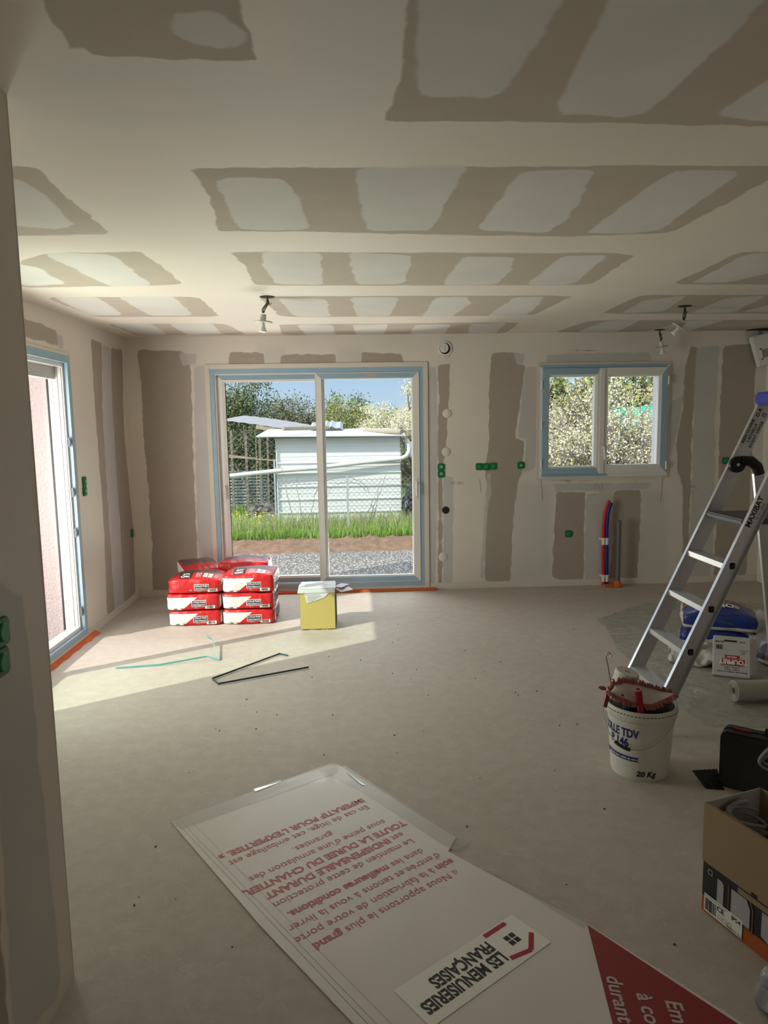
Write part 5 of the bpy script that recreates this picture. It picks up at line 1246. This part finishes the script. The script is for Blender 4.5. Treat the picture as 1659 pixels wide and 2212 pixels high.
# ================================================================== OUTSIDE
def gz(x, y):
    z = -.35-.048*max(0, y-11); z += .02*noise.noise(Vector((x*.9, y*.9, 0)))
    if y > 24: z += (y-24)*.045
    return z
def ground(name, x0, x1, y0, y1, m, label, stepx=.3, stepy=.3, fn=None, lift=0):
    xs = np.arange(x0, x1+1e-6, stepx); ys = np.arange(y0, y1+1e-6, stepy); k = MB(); nx = len(xs)
    for y in ys:
        for x in xs: k.v.append(Vector((x, y, (fn or gz)(x, y)+lift)))
    for j in range(len(ys)-1):
        for i in range(nx-1): a = j*nx+i; k.f.append((a, a+1, a+nx+1, a+nx)); k.m.append(0)
    return struct(k.build(name, m, smooth=True), label)
M_GRASSG = mat('grass_ground', (.17,.24,.06), .95, var=.4, scale=5)
def gravel_mat():
    m, n, l, b = new_mat('pale_gravel'); vo = tex(n, l, 'ShaderNodeTexVoronoi', 28); s = n.new('ShaderNodeSeparateColor'); l.new(vo.outputs['Color'], s.inputs[0])
    c = mixc(n, l, s.outputs[0], (.58,.55,.49), (.95,.91,.83)); c = mixc(n, l, ss(n, l, vo.outputs['Distance'], .55, .95), c, (.16,.14,.12)); l.new(c, b.inputs['Base Color']); b.inputs['Roughness'].default_value = .95
    bp = n.new('ShaderNodeBump'); bp.inputs['Strength'].default_value = .6; bp.inputs['Distance'].default_value = .02; bp.invert = True; l.new(vo.outputs['Distance'], bp.inputs['Height']); l.new(bp.outputs[0], b.inputs['Normal']); return m
M_GRAVEL = gravel_mat()
M_SOIL = mat('turned_soil', (.23,.14,.085), .95, var=.6, scale=9, bump=1.0, bscale=14)
ground('garden_ground', -16, 24, 12.2, 44.2, M_GRASSG, 'grassy garden behind the house', 1, 1)
ground('gravel_strip', -7, 12, D+WT, 11.5, M_GRAVEL, 'pale gravel strip outside the garden door', .35, .3)
def soilz(x, y):
    e_ = min(1, max(0, min(y-11.05, 12.9-y))*3); return gz(x, y)-.03+e_*(.05+.06*(.5+.6*noise.noise(Vector((x*1.8, y*1.8, 2))))+.045*noise.noise(Vector((x*5, y*5, 1)))+.07*abs(noise.noise(Vector((x*14, y*14, 3)))))
s_ = ground('soil_bank', -7, 12, 11.05, 12.9, M_SOIL, 'brown turned soil between gravel and grass', .06, .06, soilz)
tc_ = MB().box((-7, YB, -.30), (XL-WT+.16, 5.62, -.05)).build('terrace', mat('terrace_concrete', (.52,.49,.46), .9, var=.1)); struct(tc_)
ww_ = MB().box((-7, 5.62, -.30), (-3.9, 6.2, 2.9)).box((-3.9, 5.62, -.30), (XL-.204, 7.25, 4.7)).build('wall_wing', M_RENDER); struct(ww_, 'rough pink rendered outside wall seen through the left door, its raised end added to shade the gravel')  # taller block raised out of view to cast shade on the gravel
ea = MB().box((-2.62, YB, 2.56), (XL-.21, 5.60, 2.66)).build('trim_eave', MATS['white_pvc']); struct(ea)
hill = MB(); xs = np.linspace(-60, 90, 60)
def hz(x): return 2.0+ 7.5*math.exp(-((x-27)/20)**2)+.8*noise.noise(Vector((x*.06, 3, 1)))+.3*noise.noise(Vector((x*.3, 3, 1)))
for x in xs: hill.v += [Vector((x, 130, -6)), Vector((x, 140, hz(x)*.55)), Vector((x, 165, hz(x))), Vector((x, 200, -6))]
for i in range(len(xs)-1):
    for j in range(3): a = i*4+j; hill.f.append((a, a+4, a+5, a+1)); hill.m.append(0)
struct(hill.build('hill', mat('hazy_hill', (.30,.27,.25), 1, var=.2, scale=.2), smooth=True), 'hazy wooded hill on the horizon')
far = MB(); far.box((-90, 43, -1.2), (120, 132, -.95)); struct(far.build('far_field', M_GRASSG), 'distant field')

# grass blades
def blades(name, x0, x1, y0, y1, n, h0, h1, m, label, dens=None, w=.006):
    x = rng.uniform(x0, x1, n); y = rng.uniform(y0, y1, n)
    if dens is not None:
        keep = rng.random(n) < np.array([dens(a, b) for a, b in zip(x, y)]); x, y = x[keep], y[keep]; n = len(x)
    z = np.array([gz(a, b) for a, b in zip(x, y)]); h = rng.uniform(h0, h1, n); a = rng.uniform(0, 2*PI, n); ln = rng.uniform(0, .5, n)*h; b = rng.uniform(0, 2*PI, n)
    ww = w*rng.uniform(.6, 1.5, n)
    V = np.zeros((n, 4, 3)); dx, dy = np.cos(a)*ww, np.sin(a)*ww; tx, ty = x+np.cos(b)*ln, y+np.sin(b)*ln
    V[:,0] = np.c_[x-dx, y-dy, z-.01]; V[:,1] = np.c_[x+dx, y+dy, z-.01]; V[:,2] = np.c_[tx+dx*.25, ty+dy*.25, z+h]; V[:,3] = np.c_[tx-dx*.25, ty-dy*.25, z+h]
    mi = rng.integers(0, len(m), n)
    o = quad_mesh(name, V.reshape(-1, 3), n, m, midx=mi); return tag(o, label, 'grass', kind='stuff')
G1 = [mat('grass_bright', (.17,.37,.04), .8, var=.2), mat('grass_mid', (.25,.40,.07), .8, var=.2), mat('grass_straw', (.36,.36,.16), .8, var=.2)]
blades('tall_grass', -3.2, 3.2, 12.6, 14.2, 30000, .05, .24, G1[:2]+[G1[0], G1[1], G1[2]], 'tall bright green grass in front of the fence', w=.009)
blades('meadow_grass', -6, 12, 13.2, 24, 42000, .05, .16, G1, 'short meadow grass around the shed', w=.013)
blades('dry_grass', -4, 3.2, 12.8, 15.6, 9000, .15, .42, [mat('dry_grass_straw', (.42,.38,.22), .8, var=.2), G1[1]], 'dry straw coloured grass growing along the wire fence', w=.006)
def dots(name, x0, x1, y0, y1, n, r, m, label, hh=(.08,.2)):
    x = rng.uniform(x0, x1, n); y = rng.uniform(y0, y1, n); z = np.array([gz(a, b) for a, b in zip(x, y)])+rng.uniform(*hh, n)
    nn_ = rng.normal(size=(n,3)); nn_ /= np.linalg.norm(nn_, axis=1)[:,None]; t = np.cross(nn_, [0,0,1.0]); t /= np.linalg.norm(t, axis=1)[:,None]; s = np.cross(nn_, t)
    c = np.c_[x,y,z]; rr = (r*rng.uniform(.6,1.3,n))[:,None]; V = np.stack([c-t*rr, c-s*rr, c+t*rr, c+s*rr], 1)
    o = quad_mesh(name, V.reshape(-1,3), n, m); return tag(o, label, 'flowers', kind='stuff')
dots('yellow_flowers', -4.6, -1.9, 14, 19, 500, .030, mat('yellow_petals', (.70,.62,.04), .7), 'yellow wildflowers in the grass left of the shed')
dots('daisies', -4.6, -1.6, 13, 18, 600, .018, mat('white_petals', (.75,.75,.70), .7), 'small white daisies in the grass left of the shed')

# sheet-metal shed
SY = 16.0
M_SHEDW = mat('white_sheet_metal', (.80,.82,.81), .5, var=.03, scale=3); M_RUST = mat('grimy_edge', (.28,.27,.22), .7, var=.3)
sx0, sx1_ = P(598,1000,Y=SY).x, P(866,1000,Y=SY).x; szt = P(700,946,Y=SY).z; szb = gz(0, SY)-.05
sh = thing('shed', 'white corrugated metal garden shed with slightly overhanging flat roof', 'shed', ((sx0+sx1_)/2, SY, szb))
hw = (sx1_-sx0)/2; hh_ = szt-szb
ribs = [P(740, v, Y=SY).z-szb for v in (970,997,1020,1048,1076,1104,1130)]
k = MB(); prof = [(0, 0.0)]; zs = sorted(r for r in ribs if r > .03)
for r in zs: prof += [(r-.055, 0.0), (r-.020, -.035), (r, -.035), (r+.006, .012), (r+.05,.006), (r+.055,.0), (r+.12,.0), (r+.125,-.008), (r+.14,-.008), (r+.145,0)]
prof = [p for p in prof if p[0] < hh_-.01]; prof.append((hh_, 0)); prof.sort(key=lambda p: p[0])
for z, y in prof: k.v += [Vector((-hw, y, z)), Vector((hw, y, z))]
for i in range(len(prof)-1): k.f.append((2*i, 2*i+1, 2*i+3, 2*i+2)); k.m.append(0)
k.box((-hw, .015, 0), (hw, .03, hh_)); k.box((-hw, .03, 0), (-hw+.02, 1.9, hh_)); k.box((hw-.02, .03, 0), (hw, 1.9, hh_)); k.box((-hw, 1.9, 0), (hw, 1.92, hh_))
k.build('shed_wall', M_SHEDW, sh, fix=False)
k = MB(); k.box((-hw-.012,-.045,0),(-hw+.012,-.0,hh_)); k.build('corner_post', M_SHEDW, sh)
MB().box((hw-.012,-.02,0),(hw+.014,.02,hh_)).build('corner_post', M_RUST, sh)
rf = MB(); rf.add([(-hw-.40,-.28,hh_+.045),(hw+.10,-.28,hh_+.015),(hw+.10,2.0,hh_+.16),(-hw-.40,2.0,hh_+.19),(-hw-.40,-.28,hh_+.075),(hw+.10,-.28,hh_+.035),(hw+.10,2.0,hh_+.18),(-hw-.40,2.0,hh_+.21)], [(0,1,2,3),(4,7,6,5),(0,4,5,1),(1,5,6,2),(2,6,7,3),(3,7,4,0)]); rf.build('shed_roof', mat('roof_sheet', (.62,.63,.62), .5, var=.08, scale=2), sh)
MB().box((-hw-.0,-.20,hh_+.005),(hw+.0,-.10,hh_+.030)).build('roof_batten', M_RUST, sh)
o = MB().tube([P(790,940,Y=SY-.3)+Vector((0,1.3,.08)), P(868,938,Y=SY-.3)+Vector((0,0,.05))], .05, 12).build('grey_log', mat('weathered_wood', (.36,.30,.22), .9, var=.3), smooth=True); tag(o, 'weathered pole lying on the right end of the shed roof', 'pole')
o = MB().tube([P(612,935,Y=SY-.2)+Vector((0,0,.09)), P(690,934,Y=SY-.2)+Vector((.15,1.2,.10))], .045, 12).build('grey_log', mat('weathered_wood', (.36,.30,.22), .9)); tag(o, 'thin pole lying on the left end of the shed roof', 'pole')
cs_ = P(700,925,Y=17.2); k = MB(); nx = 12
for i in range(nx+1): f = i/nx; k.v += [cs_+Vector((-.35+.8*f, 0, -.03+.06*math.sin(f*PI)+.03*math.sin(f*30))), cs_+Vector((-.35+.8*f, 1.0, .13+.05*math.sin(f*PI)+.03*math.sin(f*30)))]
for i in range(nx): k.f.append((2*i, 2*i+2, 2*i+3, 2*i+1)); k.m.append(0)
o = k.build('bent_roof_sheet', mat('grey_tin', (.40,.42,.45), .5), smooth=True, fix=False); tag(o, 'bent grey corrugated sheet between coop roof and shed roof', 'sheet')
# downpipe running across the front
pp_ = [P(u, v, Y=SY-.16) for u, v in ((490,1029),(600,1017),(690,1010),(780,999),(860,991),(868,990))]+[P(u, v, Y=SY-.10) for u, v in ((878,985),(884,975),(884,962),(878,950))]
pp_ = [a.lerp(b_, t) for a, b_ in zip(pp_[:-1], pp_[1:]) for t in (0,.5)]+[pp_[-1]]
b0 = pp_[0].copy(); o = MB().tube([p-b0 for p in pp_], .052, 14).build('downpipe', mat('white_drain_pipe', (.66,.68,.66), .4, var=.05), smooth=True); o.location = b0; tag(o, 'long sloping white plastic drainpipe across the shed front', 'pipe')
ps = P(490,1029,Y=SY-.16); o = MB().box((-.02,-.02,gz(ps.x,SY)-.1),(.02,.02,ps.z+.10)).build('steel_post', mat('pale_blue_post', (.35,.42,.45), .6)); o.location = (ps.x-.03, SY-.10, 0); tag(o, 'pale blue post holding up the left end of the drainpipe', 'post')
# dark junk right of the shed
c_ = P(884,1085,Y=15.6); o = crumple('black_tarp', (c_.x+.12, 15.75, gz(1.3,15.8)), 0, .5, .8, .75, 51, 'black plastic tarp heaped right of the shed', mat('black_tarp', (.02,.022,.026), .35, var=.3), cat='tarp', amp=.06)
c_ = P(892,965,Y=17); o = MB().box((-.22,-.3,-.25),(.6,.9,.10)).build('white_tank', M_SHEDW, bevel=.04); o.location = (c_.x+.1, 17.2, c_.z); tag(o, 'white sheet-clad box behind the right corner of the shed', 'box')
o2 = MB().box((-.03,-.03,gz(1.2,17)-c_.z-.1),(.03,.03,-.25)).box((.5,-.03,gz(1.2,17)-c_.z-.1),(.56,.03,-.25)).build('tank_leg', M_RUST, o)

# chain link fence in front of the shed
M_WIREG = mat('galvanised_wire', (.24,.25,.24), .5, metal=.3)
def chainlink(name, x0, x1, y, z0, z1, cell, r, label, ang=None, parent=None, m=None):
    k = MB(); n = int((x1-x0)/cell)+1; mz = int((z1-z0)/(cell/1.0))+1
    for i in range(n):
        for s_ in (0, 1):
            pts = []
            for j in range(mz+1):
                xx = x0+cell*i+(cell/2 if (j+s_) % 2 else -cell/2)*1.0; pts.append(Vector((xx, y+(.004 if s_ else 0), z0+j*cell+(.02*math.sin(xx*2.1)))))
            k.tube(pts, r, 3, cap=False)
    return k.build(name, m or M_WIREG, parent, fix=False)
fz0 = gz(0,13.6)-.0
fn_ = thing('wire_fence', 'low sagging chain-link fence with a steel post in front of the shed', 'fence', (0, 13.6, 0))
ch = chainlink('mesh', -1.75, 1.6, 0, fz0, P(700,1045,Y=13.6).z, .10, .0042, '', parent=fn_)
pt = P(750,1028,Y=13.6); MB().box((pt.x-.022,-.02,fz0-.1),(pt.x+.022,.02,pt.z)).build('fence_post', mat('pale_steel', (.42,.46,.46), .6), fn_)
k = MB(); 
for z in (P(700,1047,Y=13.6).z,): k.tube([Vector((-1.75,.0,z-.02)), Vector((-.6,0,z+.03)), Vector((.3,0,z+.0)), Vector((1.6,0,z-.05))], .005, 5)
c_ = P(740,1080,Y=13.6); pts = [Vector((c_.x+.55*math.cos(a), 0, c_.z+.45*math.sin(a))) for a in np.linspace(.3, 2.9, 14)]; k.tube(pts, .005, 4)
pts = [Vector((c_.x+.1+.38*math.cos(a), 0, c_.z+.05+.30*math.sin(a))) for a in np.linspace(.3, 2.9, 14)]; k.tube(pts, .004, 4)
k.build('top_wire', M_WIREG, fn_)
# bare bramble stems by the fence
k = MB(); r_ = random.Random(4)
for u0, v0, u1, v1 in ((790,1125,838,1005),(800,1120,822,1032),(640,1110,605,1002),(655,1110,640,1030),(770,1128,815,1060),(720,1125,700,1065),(650,1100,690,1048),(845,1130,800,1088),(590,1110,560,1060),(830,1130,760,1100)):
    a, b_ = P(u0, v0, Y=13.9), P(u1, v1, Y=13.9); a.z = gz(a.x, 13.9); pts = [a.lerp(b_, t)+Vector((r_.uniform(-.03,.03), r_.uniform(-.05,.05), 0)) for t in np.linspace(0,1,6)]; k.tube(pts, [.009,.008,.007,.006,.005,.003], 4)
o = k.build('bramble_stems', mat('dry_stem', (.40,.34,.26), .9)); tag(o, 'dry bare bramble stems leaning against the shed front', 'stems', kind='stuff')

# coop with wire walls behind, on the left
CY = 20.0
co = thing('chicken_coop', 'old wire-mesh coop with grey corrugated roof, left behind the shed', 'coop', (0, CY, 0))
z_g = gz(-3, CY)
k = MB(); nx = 40; a, b_ = P(470,908,Y=CY-.6), P(724,948,Y=CY-.6)
for i in range(nx+1):
    f = i/nx; x = a.x+(b_.x-a.x)*f; z = a.z+(b_.z-a.z)*(f**1.3); w = .008*math.sin(f*nx*1.6)
    k.v += [Vector((x, -.6, z+w)), Vector((x+.3, 1.9, z+.16+w))]
for i in range(nx): k.f.append((2*i, 2*i+2, 2*i+3, 2*i+1)); k.m.append(0)
k.build('coop_roof', mat('grey_asbestos_roof', (.34,.33,.33), .8, var=.15, scale=3), co, smooth=True, fix=False)
M_TIMB = mat('weathered_timber', (.42,.34,.24), .9, var=.25); M_OLDW = mat('grey_stake', (.30,.25,.20), .9, var=.25)
k = MB(); k.bar(P(553,922,Y=CY-.62)-co.location, P(724,950,Y=CY-.62)-co.location, .05, .10); k.bar(P(482,986,Y=CY-.5)-co.location, P(600,995,Y=CY-.5)-co.location, .03, .03); k.bar(P(482,982,Y=CY-.5)-co.location, P(552,990,Y=CY-.5)-co.location, .03, .03); k.build('coop_rail', M_TIMB, co)
for u, v0, v1, w_ in ((552,918,1060,.025),(577,924,1040,.05),(530,926,988,.07),(499,930,990,.07),(560,930,995,.06)):
    a, b_ = P(u, v0, Y=CY-.3)-co.location, P(u+2, v1, Y=CY-.3)-co.location; b_.z = min(b_.z, z_g) if u not in (530,499) else z_g
    MB().bar(a, Vector((b_.x, b_.y, z_g)), w_, w_).build('coop_stake', M_OLDW if u != 552 else M_TIMB, co)
zt_ = P(500,925,Y=CY).z
k = chainlink('coop_mesh', -4.0, -1.55, -.45, z_g, zt_-.05, .16, .006, '', parent=co)
k = MB()
for i in range(12): z = z_g+.25+i*.085; k.box((-3.75,-.2,z),(-2.4,-.17,z+.045))
k.build('slat_panel', mat('pale_blue_slats', (.42,.52,.54), .7), co)
k = MB(); k.bar(Vector((-3.3,-.25,P(520,1000,Y=CY).z)), Vector((-2.7,-.25,z_g+.2)), .05, .05); k.build('coop_brace', M_OLDW, co)
for u in (478,592):
    a = P(u, 992, Y=17.5); o = MB().box((-.02,-.02,gz(a.x,17.5)-.1),(.02,.02,a.z)).build('steel_post', MATS['pale_blue_post']); o.location = (a.x, 17.5, 0); tag(o, 'pale blue steel post left of the drainpipe end' if u < 500 else 'pale blue steel post close to the left shed corner', 'post')
o = crumple('rubble_heap', (-2.25, 18.2, gz(-2.2,18.2)), 0, .9, .7, .3, 61, 'heap of scrap boards and stones beside the coop', mat('scrap_heap', (.20,.18,.16), .9, var=.5, scale=14), cat='heap', amp=.12)

# ------------------------------------------------------------------ trees and bushes
def branches(k, p, d, L, r, depth, rr, tips, spread=.55, droop=.0):
    n = 4; pts = [p]; q = p.copy(); dd = d.copy()
    for i in range(n):
        dd = (dd+Vector((rr.gauss(0,.12), rr.gauss(0,.12), rr.gauss(0,.08)-droop))).normalized(); q = q+dd*L/n; pts.append(q.copy())
    k.tube(pts, [r*(1-.45*i/n) for i in range(n+1)], 5 if r > .02 else 3, cap=False)
    if depth <= 1: tips += [pt.copy() for pt in pts[1:]]
    if depth == 0: return
    for i in range(3 if depth > 1 else 4):
        t = rr.uniform(.3, 1); s = pts[min(n, int(t*n)+0)]; nd = (dd+Vector((rr.gauss(0,spread), rr.gauss(0,spread), rr.gauss(.1,spread*.7)))).normalized()
        branches(k, s, nd, L*rr.uniform(.55,.78), r*.55, depth-1, rr, tips, spread, droop)
def leaf_cloud(name, pts, per, jit, size, mats, parent, wts=None):
    pts = np.array([tuple(p) for p in pts]); idx = rng.integers(0, len(pts), per); c = pts[idx]+rng.normal(0, jit, (per,3)); n_ = per
    nn_ = rng.normal(size=(n_,3))+np.array([-.5,-.5,.4]); nn_ /= np.linalg.norm(nn_, axis=1)[:,None]; t = np.cross(nn_, rng.normal(size=(n_,3))); t /= np.linalg.norm(t, axis=1)[:,None]; s = np.cross(nn_, t)
    rr = (size*rng.uniform(.6,1.5,n_))[:,None]; V = np.stack([c-t*rr, c-s*rr*.6, c+t*rr, c+s*rr*.6], 1)
    mi = rng.choice(len(mats), n_, p=wts) if wts is not None else rng.integers(0, len(mats), n_)
    return quad_mesh(name, V.reshape(-1,3), n_, mats, parent, mi)
LG = [mat('ivy_leaf', (.10,.16,.05), .5, var=.3), mat('ivy_leaf_light', (.24,.30,.11), .5, var=.3), mat('ivy_leaf_dark', (.035,.055,.025), .6, var=.3)]
LW = [mat('willow_leaf', (.34,.34,.11), .7, var=.2), mat('willow_leaf_tan', (.42,.35,.17), .7, var=.2), mat('willow_leaf_green', (.22,.28,.09), .7, var=.2)]
LB = [mat('blossom', (.82,.77,.58), .7, var=.08), mat('blossom_shade', (.66,.60,.38), .7, var=.1), mat('young_leaf', (.42,.44,.13), .7, var=.2)]
M_BARK = mat('grey_bark', (.17,.14,.11), .9, var=.3, scale=12); M_BARKL = mat('pale_bark', (.33,.29,.25), .9, var=.3, scale=12)
def tree(name, label, cat, x, y, h, seed, nleaf, size, mats, wts=None, trunk=.10, depth=4, spread=.5, jit=.10, bark=None, group=None, lean=(0,0), zf=.30, th=.22, npr=6):
    rr = random.Random(seed); t = thing(name, label, cat, (x, y, gz(x, y)-.05), 0, group); k = MB(); tips = []
    top = Vector((lean[0], lean[1], h*th)); k.tube([Vector((0,0,0)), top*.5+Vector((rr.uniform(-.05,.05),0,0)), top], [trunk, trunk*.85, trunk*.7], 8, cap=False)
    for i in range(npr):
        a = 2*PI*i/npr+rr.uniform(-.4,.4); d = Vector((math.cos(a)*.75, math.sin(a)*.75, rr.uniform(.5,1.1))).normalized(); branches(k, top*rr.uniform(.6,1), d, h*zf, trunk*.5, depth-1, rr, tips, spread)
    branches(k, top, Vector((0,0,1)), h*zf*1.15, trunk*.6, depth-1, rr, tips, spread)
    k.build('branches', bark or M_BARK, t, smooth=True, fix=False)
    if nleaf: leaf_cloud('foliage', tips, nleaf, jit, size, mats, t, wts)
    return t
def bush(name, label, cat, x, y, w, d, h, n, size, mats, seed, wts=None, twigs=60, group=None):
    rr = random.Random(seed); t = thing(name, label, cat, (x, y, gz(x, y)-.05), 0, group); k = MB(); pts = []
    for i in range(twigs):
        a = rr.uniform(0, 2*PI); e_ = rr.uniform(.2, 1.4); R_ = rr.uniform(.75, 1.05); v = Vector((math.cos(a)*math.cos(e_)*w/2, math.sin(a)*math.cos(e_)*d/2, math.sin(e_)*h))*R_
        pp = [Vector((rr.uniform(-.1,.1)*w, 0, 0)), v*.5+Vector((rr.gauss(0,.06), 0, rr.gauss(0,.06))), v]; k.tube(pp, [.02,.012,.004], 4, cap=False)
    k.build('branches', M_BARK, t, fix=False)
    for i in range(900):
        a = rr.uniform(0, 2*PI); e_ = math.asin(rr.uniform(0, 1)); rad = rr.uniform(.62, 1.0)*(1+.30*noise.noise(Vector((a*1.5, e_*3, seed)))); pts.append((math.cos(a)*math.cos(e_)*w/2*rad, math.sin(a)*math.cos(e_)*d/2*rad, math.sin(e_)*h*rad))
    leaf_cloud('foliage', pts, n, .10*h/3+.04, size, mats, t, wts); return t
def xat(u, Y): return P(u, 900, Y=Y).x
def top_h(u, v, Y): return P(u, v, Y=Y).z-gz(0, Y)+.05
LI = LG+[mat('brown_twig_leaf', (.26,.20,.13), .8)]
bush('ivy_hedge', 'dark ivy-covered thicket above the coop roof, at the far left', 'bush', xat(512,24), 24.2, 3.6, 2.4, top_h(512,826,24.2), 60000, .036, LI, 5, [.34,.26,.25,.15], 160)
bush('ivy_hedge', 'dense hedge of brownish twigs and ivy behind the coop, right of the darkest thicket', 'bush', xat(625,26.8), 27.4, 4.2, 2.2, top_h(625,862,27.4), 52000, .034, LI, 6, [.18,.20,.22,.40], 200)
tree('bare_tree', 'leafless twiggy tree rising over the hedge in the left pane', 'tree', xat(600,30), 30.5, top_h(600,815,30.5)*1.05, 8, 2600, .035, [LG[1], MATS['brown_twig_leaf']], trunk=.09, depth=5, spread=.6, th=.25, zf=.27, jit=.2)
tree('bare_tree', 'leafless tree with a yellow-green top beside the middle stile', 'tree', xat(664,34), 34.5, top_h(664,822,34.5), 13, 2600, .05, [mat('mistletoe', (.40,.42,.08), .7), LG[1]], trunk=.08, depth=5, spread=.6, jit=.25, th=.25, zf=.26)
tree('ivy_tree', 'bare round tree with ivy clumps left in the right pane', 'tree', xat(724,39), 39, top_h(724,828,39), 21, 5000, .06, [LG[0], LG[1], LG[2]], trunk=.12, depth=5, spread=.55, jit=.20, th=.35, zf=.25)
bush('willow_bush', 'broad yellowish willow bush behind the shed roof', 'bush', xat(730,27), 27, 3.0, 2.2, top_h(730,868,27), 42000, .034, LW, 9, None, 120)
bush('willow_bush', 'lower green-gold bush right of the broad willow bush', 'bush', xat(795,30), 30.2, 2.6, 2.2, top_h(795,885,30.2), 26000, .036, LW, 10, [.3,.2,.5], 100)
bush('conifer', 'dark green small conifer poking up between the willow bushes', 'tree', xat(776,35), 35.5, 2.0, 1.5, top_h(776,862,35.5), 18000, .045, [LG[0], LG[2], LG[1]], 11)
bush('willow_bush', 'distant gold bush seen between the conifer and the blossom', 'bush', xat(850,33), 33.4, 3.6, 2.2, top_h(850,885,33.4), 22000, .042, LW, 17)
# tall reeds
blades('reeds', xat(695,22), xat(775,22), 21.5, 22.6, 3500, .7, 1.5, [mat('reed_green', (.20,.27,.10), .8, var=.2), mat('reed_pale', (.32,.36,.18), .8)], 'tall green reeds rising behind the shed roof', w=.012)
# blossom trees
tree('blossom_tree', 'white blossoming tree at the right edge of the garden door view', 'tree', xat(893,18.6), 18.8, 5.2, 31, 42000, .020, LB, [.55,.25,.20], trunk=.09, depth=5, spread=.55, jit=.06, bark=M_BARKL, group='blossoming fruit trees in the garden', th=.20, zf=.27, npr=11)
for i, (u, y, h, sd_, lab) in enumerate(((1235,11.6,3.9,32,'blossoming fruit tree filling the left sash of the kitchen window'), (1375,11.2,3.8,36,'blossoming fruit tree with a pale leaning trunk in the right sash of the kitchen window'), (1300,13.5,4.2,41,'blossoming fruit tree standing behind the two nearest ones'), (1190,14.5,4.4,44,'blossoming fruit tree farther back, left in the kitchen window'), (1430,14,4.3,47,'blossoming fruit tree farther back, right in the kitchen window'))):
    tree('blossom_tree', lab, 'tree', xat(u, y), y, h, sd_, 8500, .017 if y < 13 else .022, LB, [.40,.30,.30], trunk=.13, depth=5, spread=.6, jit=.06, bark=M_BARKL, group='blossoming fruit trees in the garden', lean=(.15 if i == 0 else -.3, 0), th=.22, zf=.27)
bush('willow_bush', 'olive green hedge far behind the blossoming trees', 'bush', xat(1300,26), 26, 12, 3, 4.6, 40000, .09, LW, 19)
a, b_ = P(1322,890,Y=19), P(1425,928,Y=19); k = MB(); nx = 14
for i in range(nx+1):
    f = i/nx; x = -1.3+3.2*f; k.v += [Vector((x, .1*math.sin(f*9), -1.2)), Vector((x, .06*math.sin(f*7+1), .42+.05*math.sin(f*12)))]
for i in range(nx): k.f.append((2*i, 2*i+2, 2*i+3, 2*i+1)); k.m.append(0)
o = k.build('green_tarp', mat('turquoise_tarp', (.05,.42,.30), .5, var=.1), smooth=True); md = o.modifiers.new('thick', 'SOLIDIFY'); md.thickness = .01; o.location = ((a.x+b_.x)/2, 19, (a.z+b_.z)/2); tag(o, 'turquoise net screen behind the blossoming trees', 'tarp')
for x in (-1.3, 1.9): MB().tube([(x, .04, gz(o.location.x, 19)-o.location.z-.1), (x, .04, .45)], .03, 8).build('pole', M_BARK, o)
a = P(1381,970,Y=16); o = MB().lathe([(0,0),(.22,0),(.26,.35),(.25,.62),(.10,.68),(0,.68)], 20).build('blue_barrel', mat('blue_barrel', (.05,.16,.42), .4), smooth=True); o.location = (a.x, 16, gz(a.x,16)); tag(o, 'blue barrel under the blossoming trees', 'barrel')

# ================================================================== sub-parts hang on the part they belong to
SUB = {'step_plug': 'step', 'rail_foot': ('rail', 'rear_leg'), 'hinge_bolt': 'hinge', 'handle_grip': 'wire_handle', 'rim_slots': 'bucket_body', 'base_ring': 'bucket_body', 'round_plate': 'socket_neck', 'socket_cup': 'socket_neck',
 'bezel': 'housing', 'lens': 'housing', 'cap_mark': 'cap', 'side_print': 'bag_body', 'spec_label': 'long_side', 'flap_slot': 'folded_flap', 'lamp_outline': 'lamp_picture', 'white_sleeve': 'clip', 'grip_hole': 'grip',
 'fringe_tip': 'fringe', 'flag_strip': 'bag_body', 'small_print': 'bag_body', 'sack_print': 'sack_body'}
def base_name(o): return o.name.split('.')[0]
def mid(o): return sum((v.co for v in o.data.vertices), Vector())/max(1, len(o.data.vertices))
for root in [o for o in SC.objects if o.type == 'EMPTY' and o.parent is None]:
    kids = [c for c in root.children if c.type == 'MESH']
    for c in kids:
        want = SUB.get(base_name(c))
        if not want or c.children: continue
        want = (want,) if isinstance(want, str) else want
        cand = [q for q in kids if base_name(q) in want]
        if cand:
            m = mid(c); c.parent = min(cand, key=lambda q: min((v.co-m).length for v in q.data.vertices))
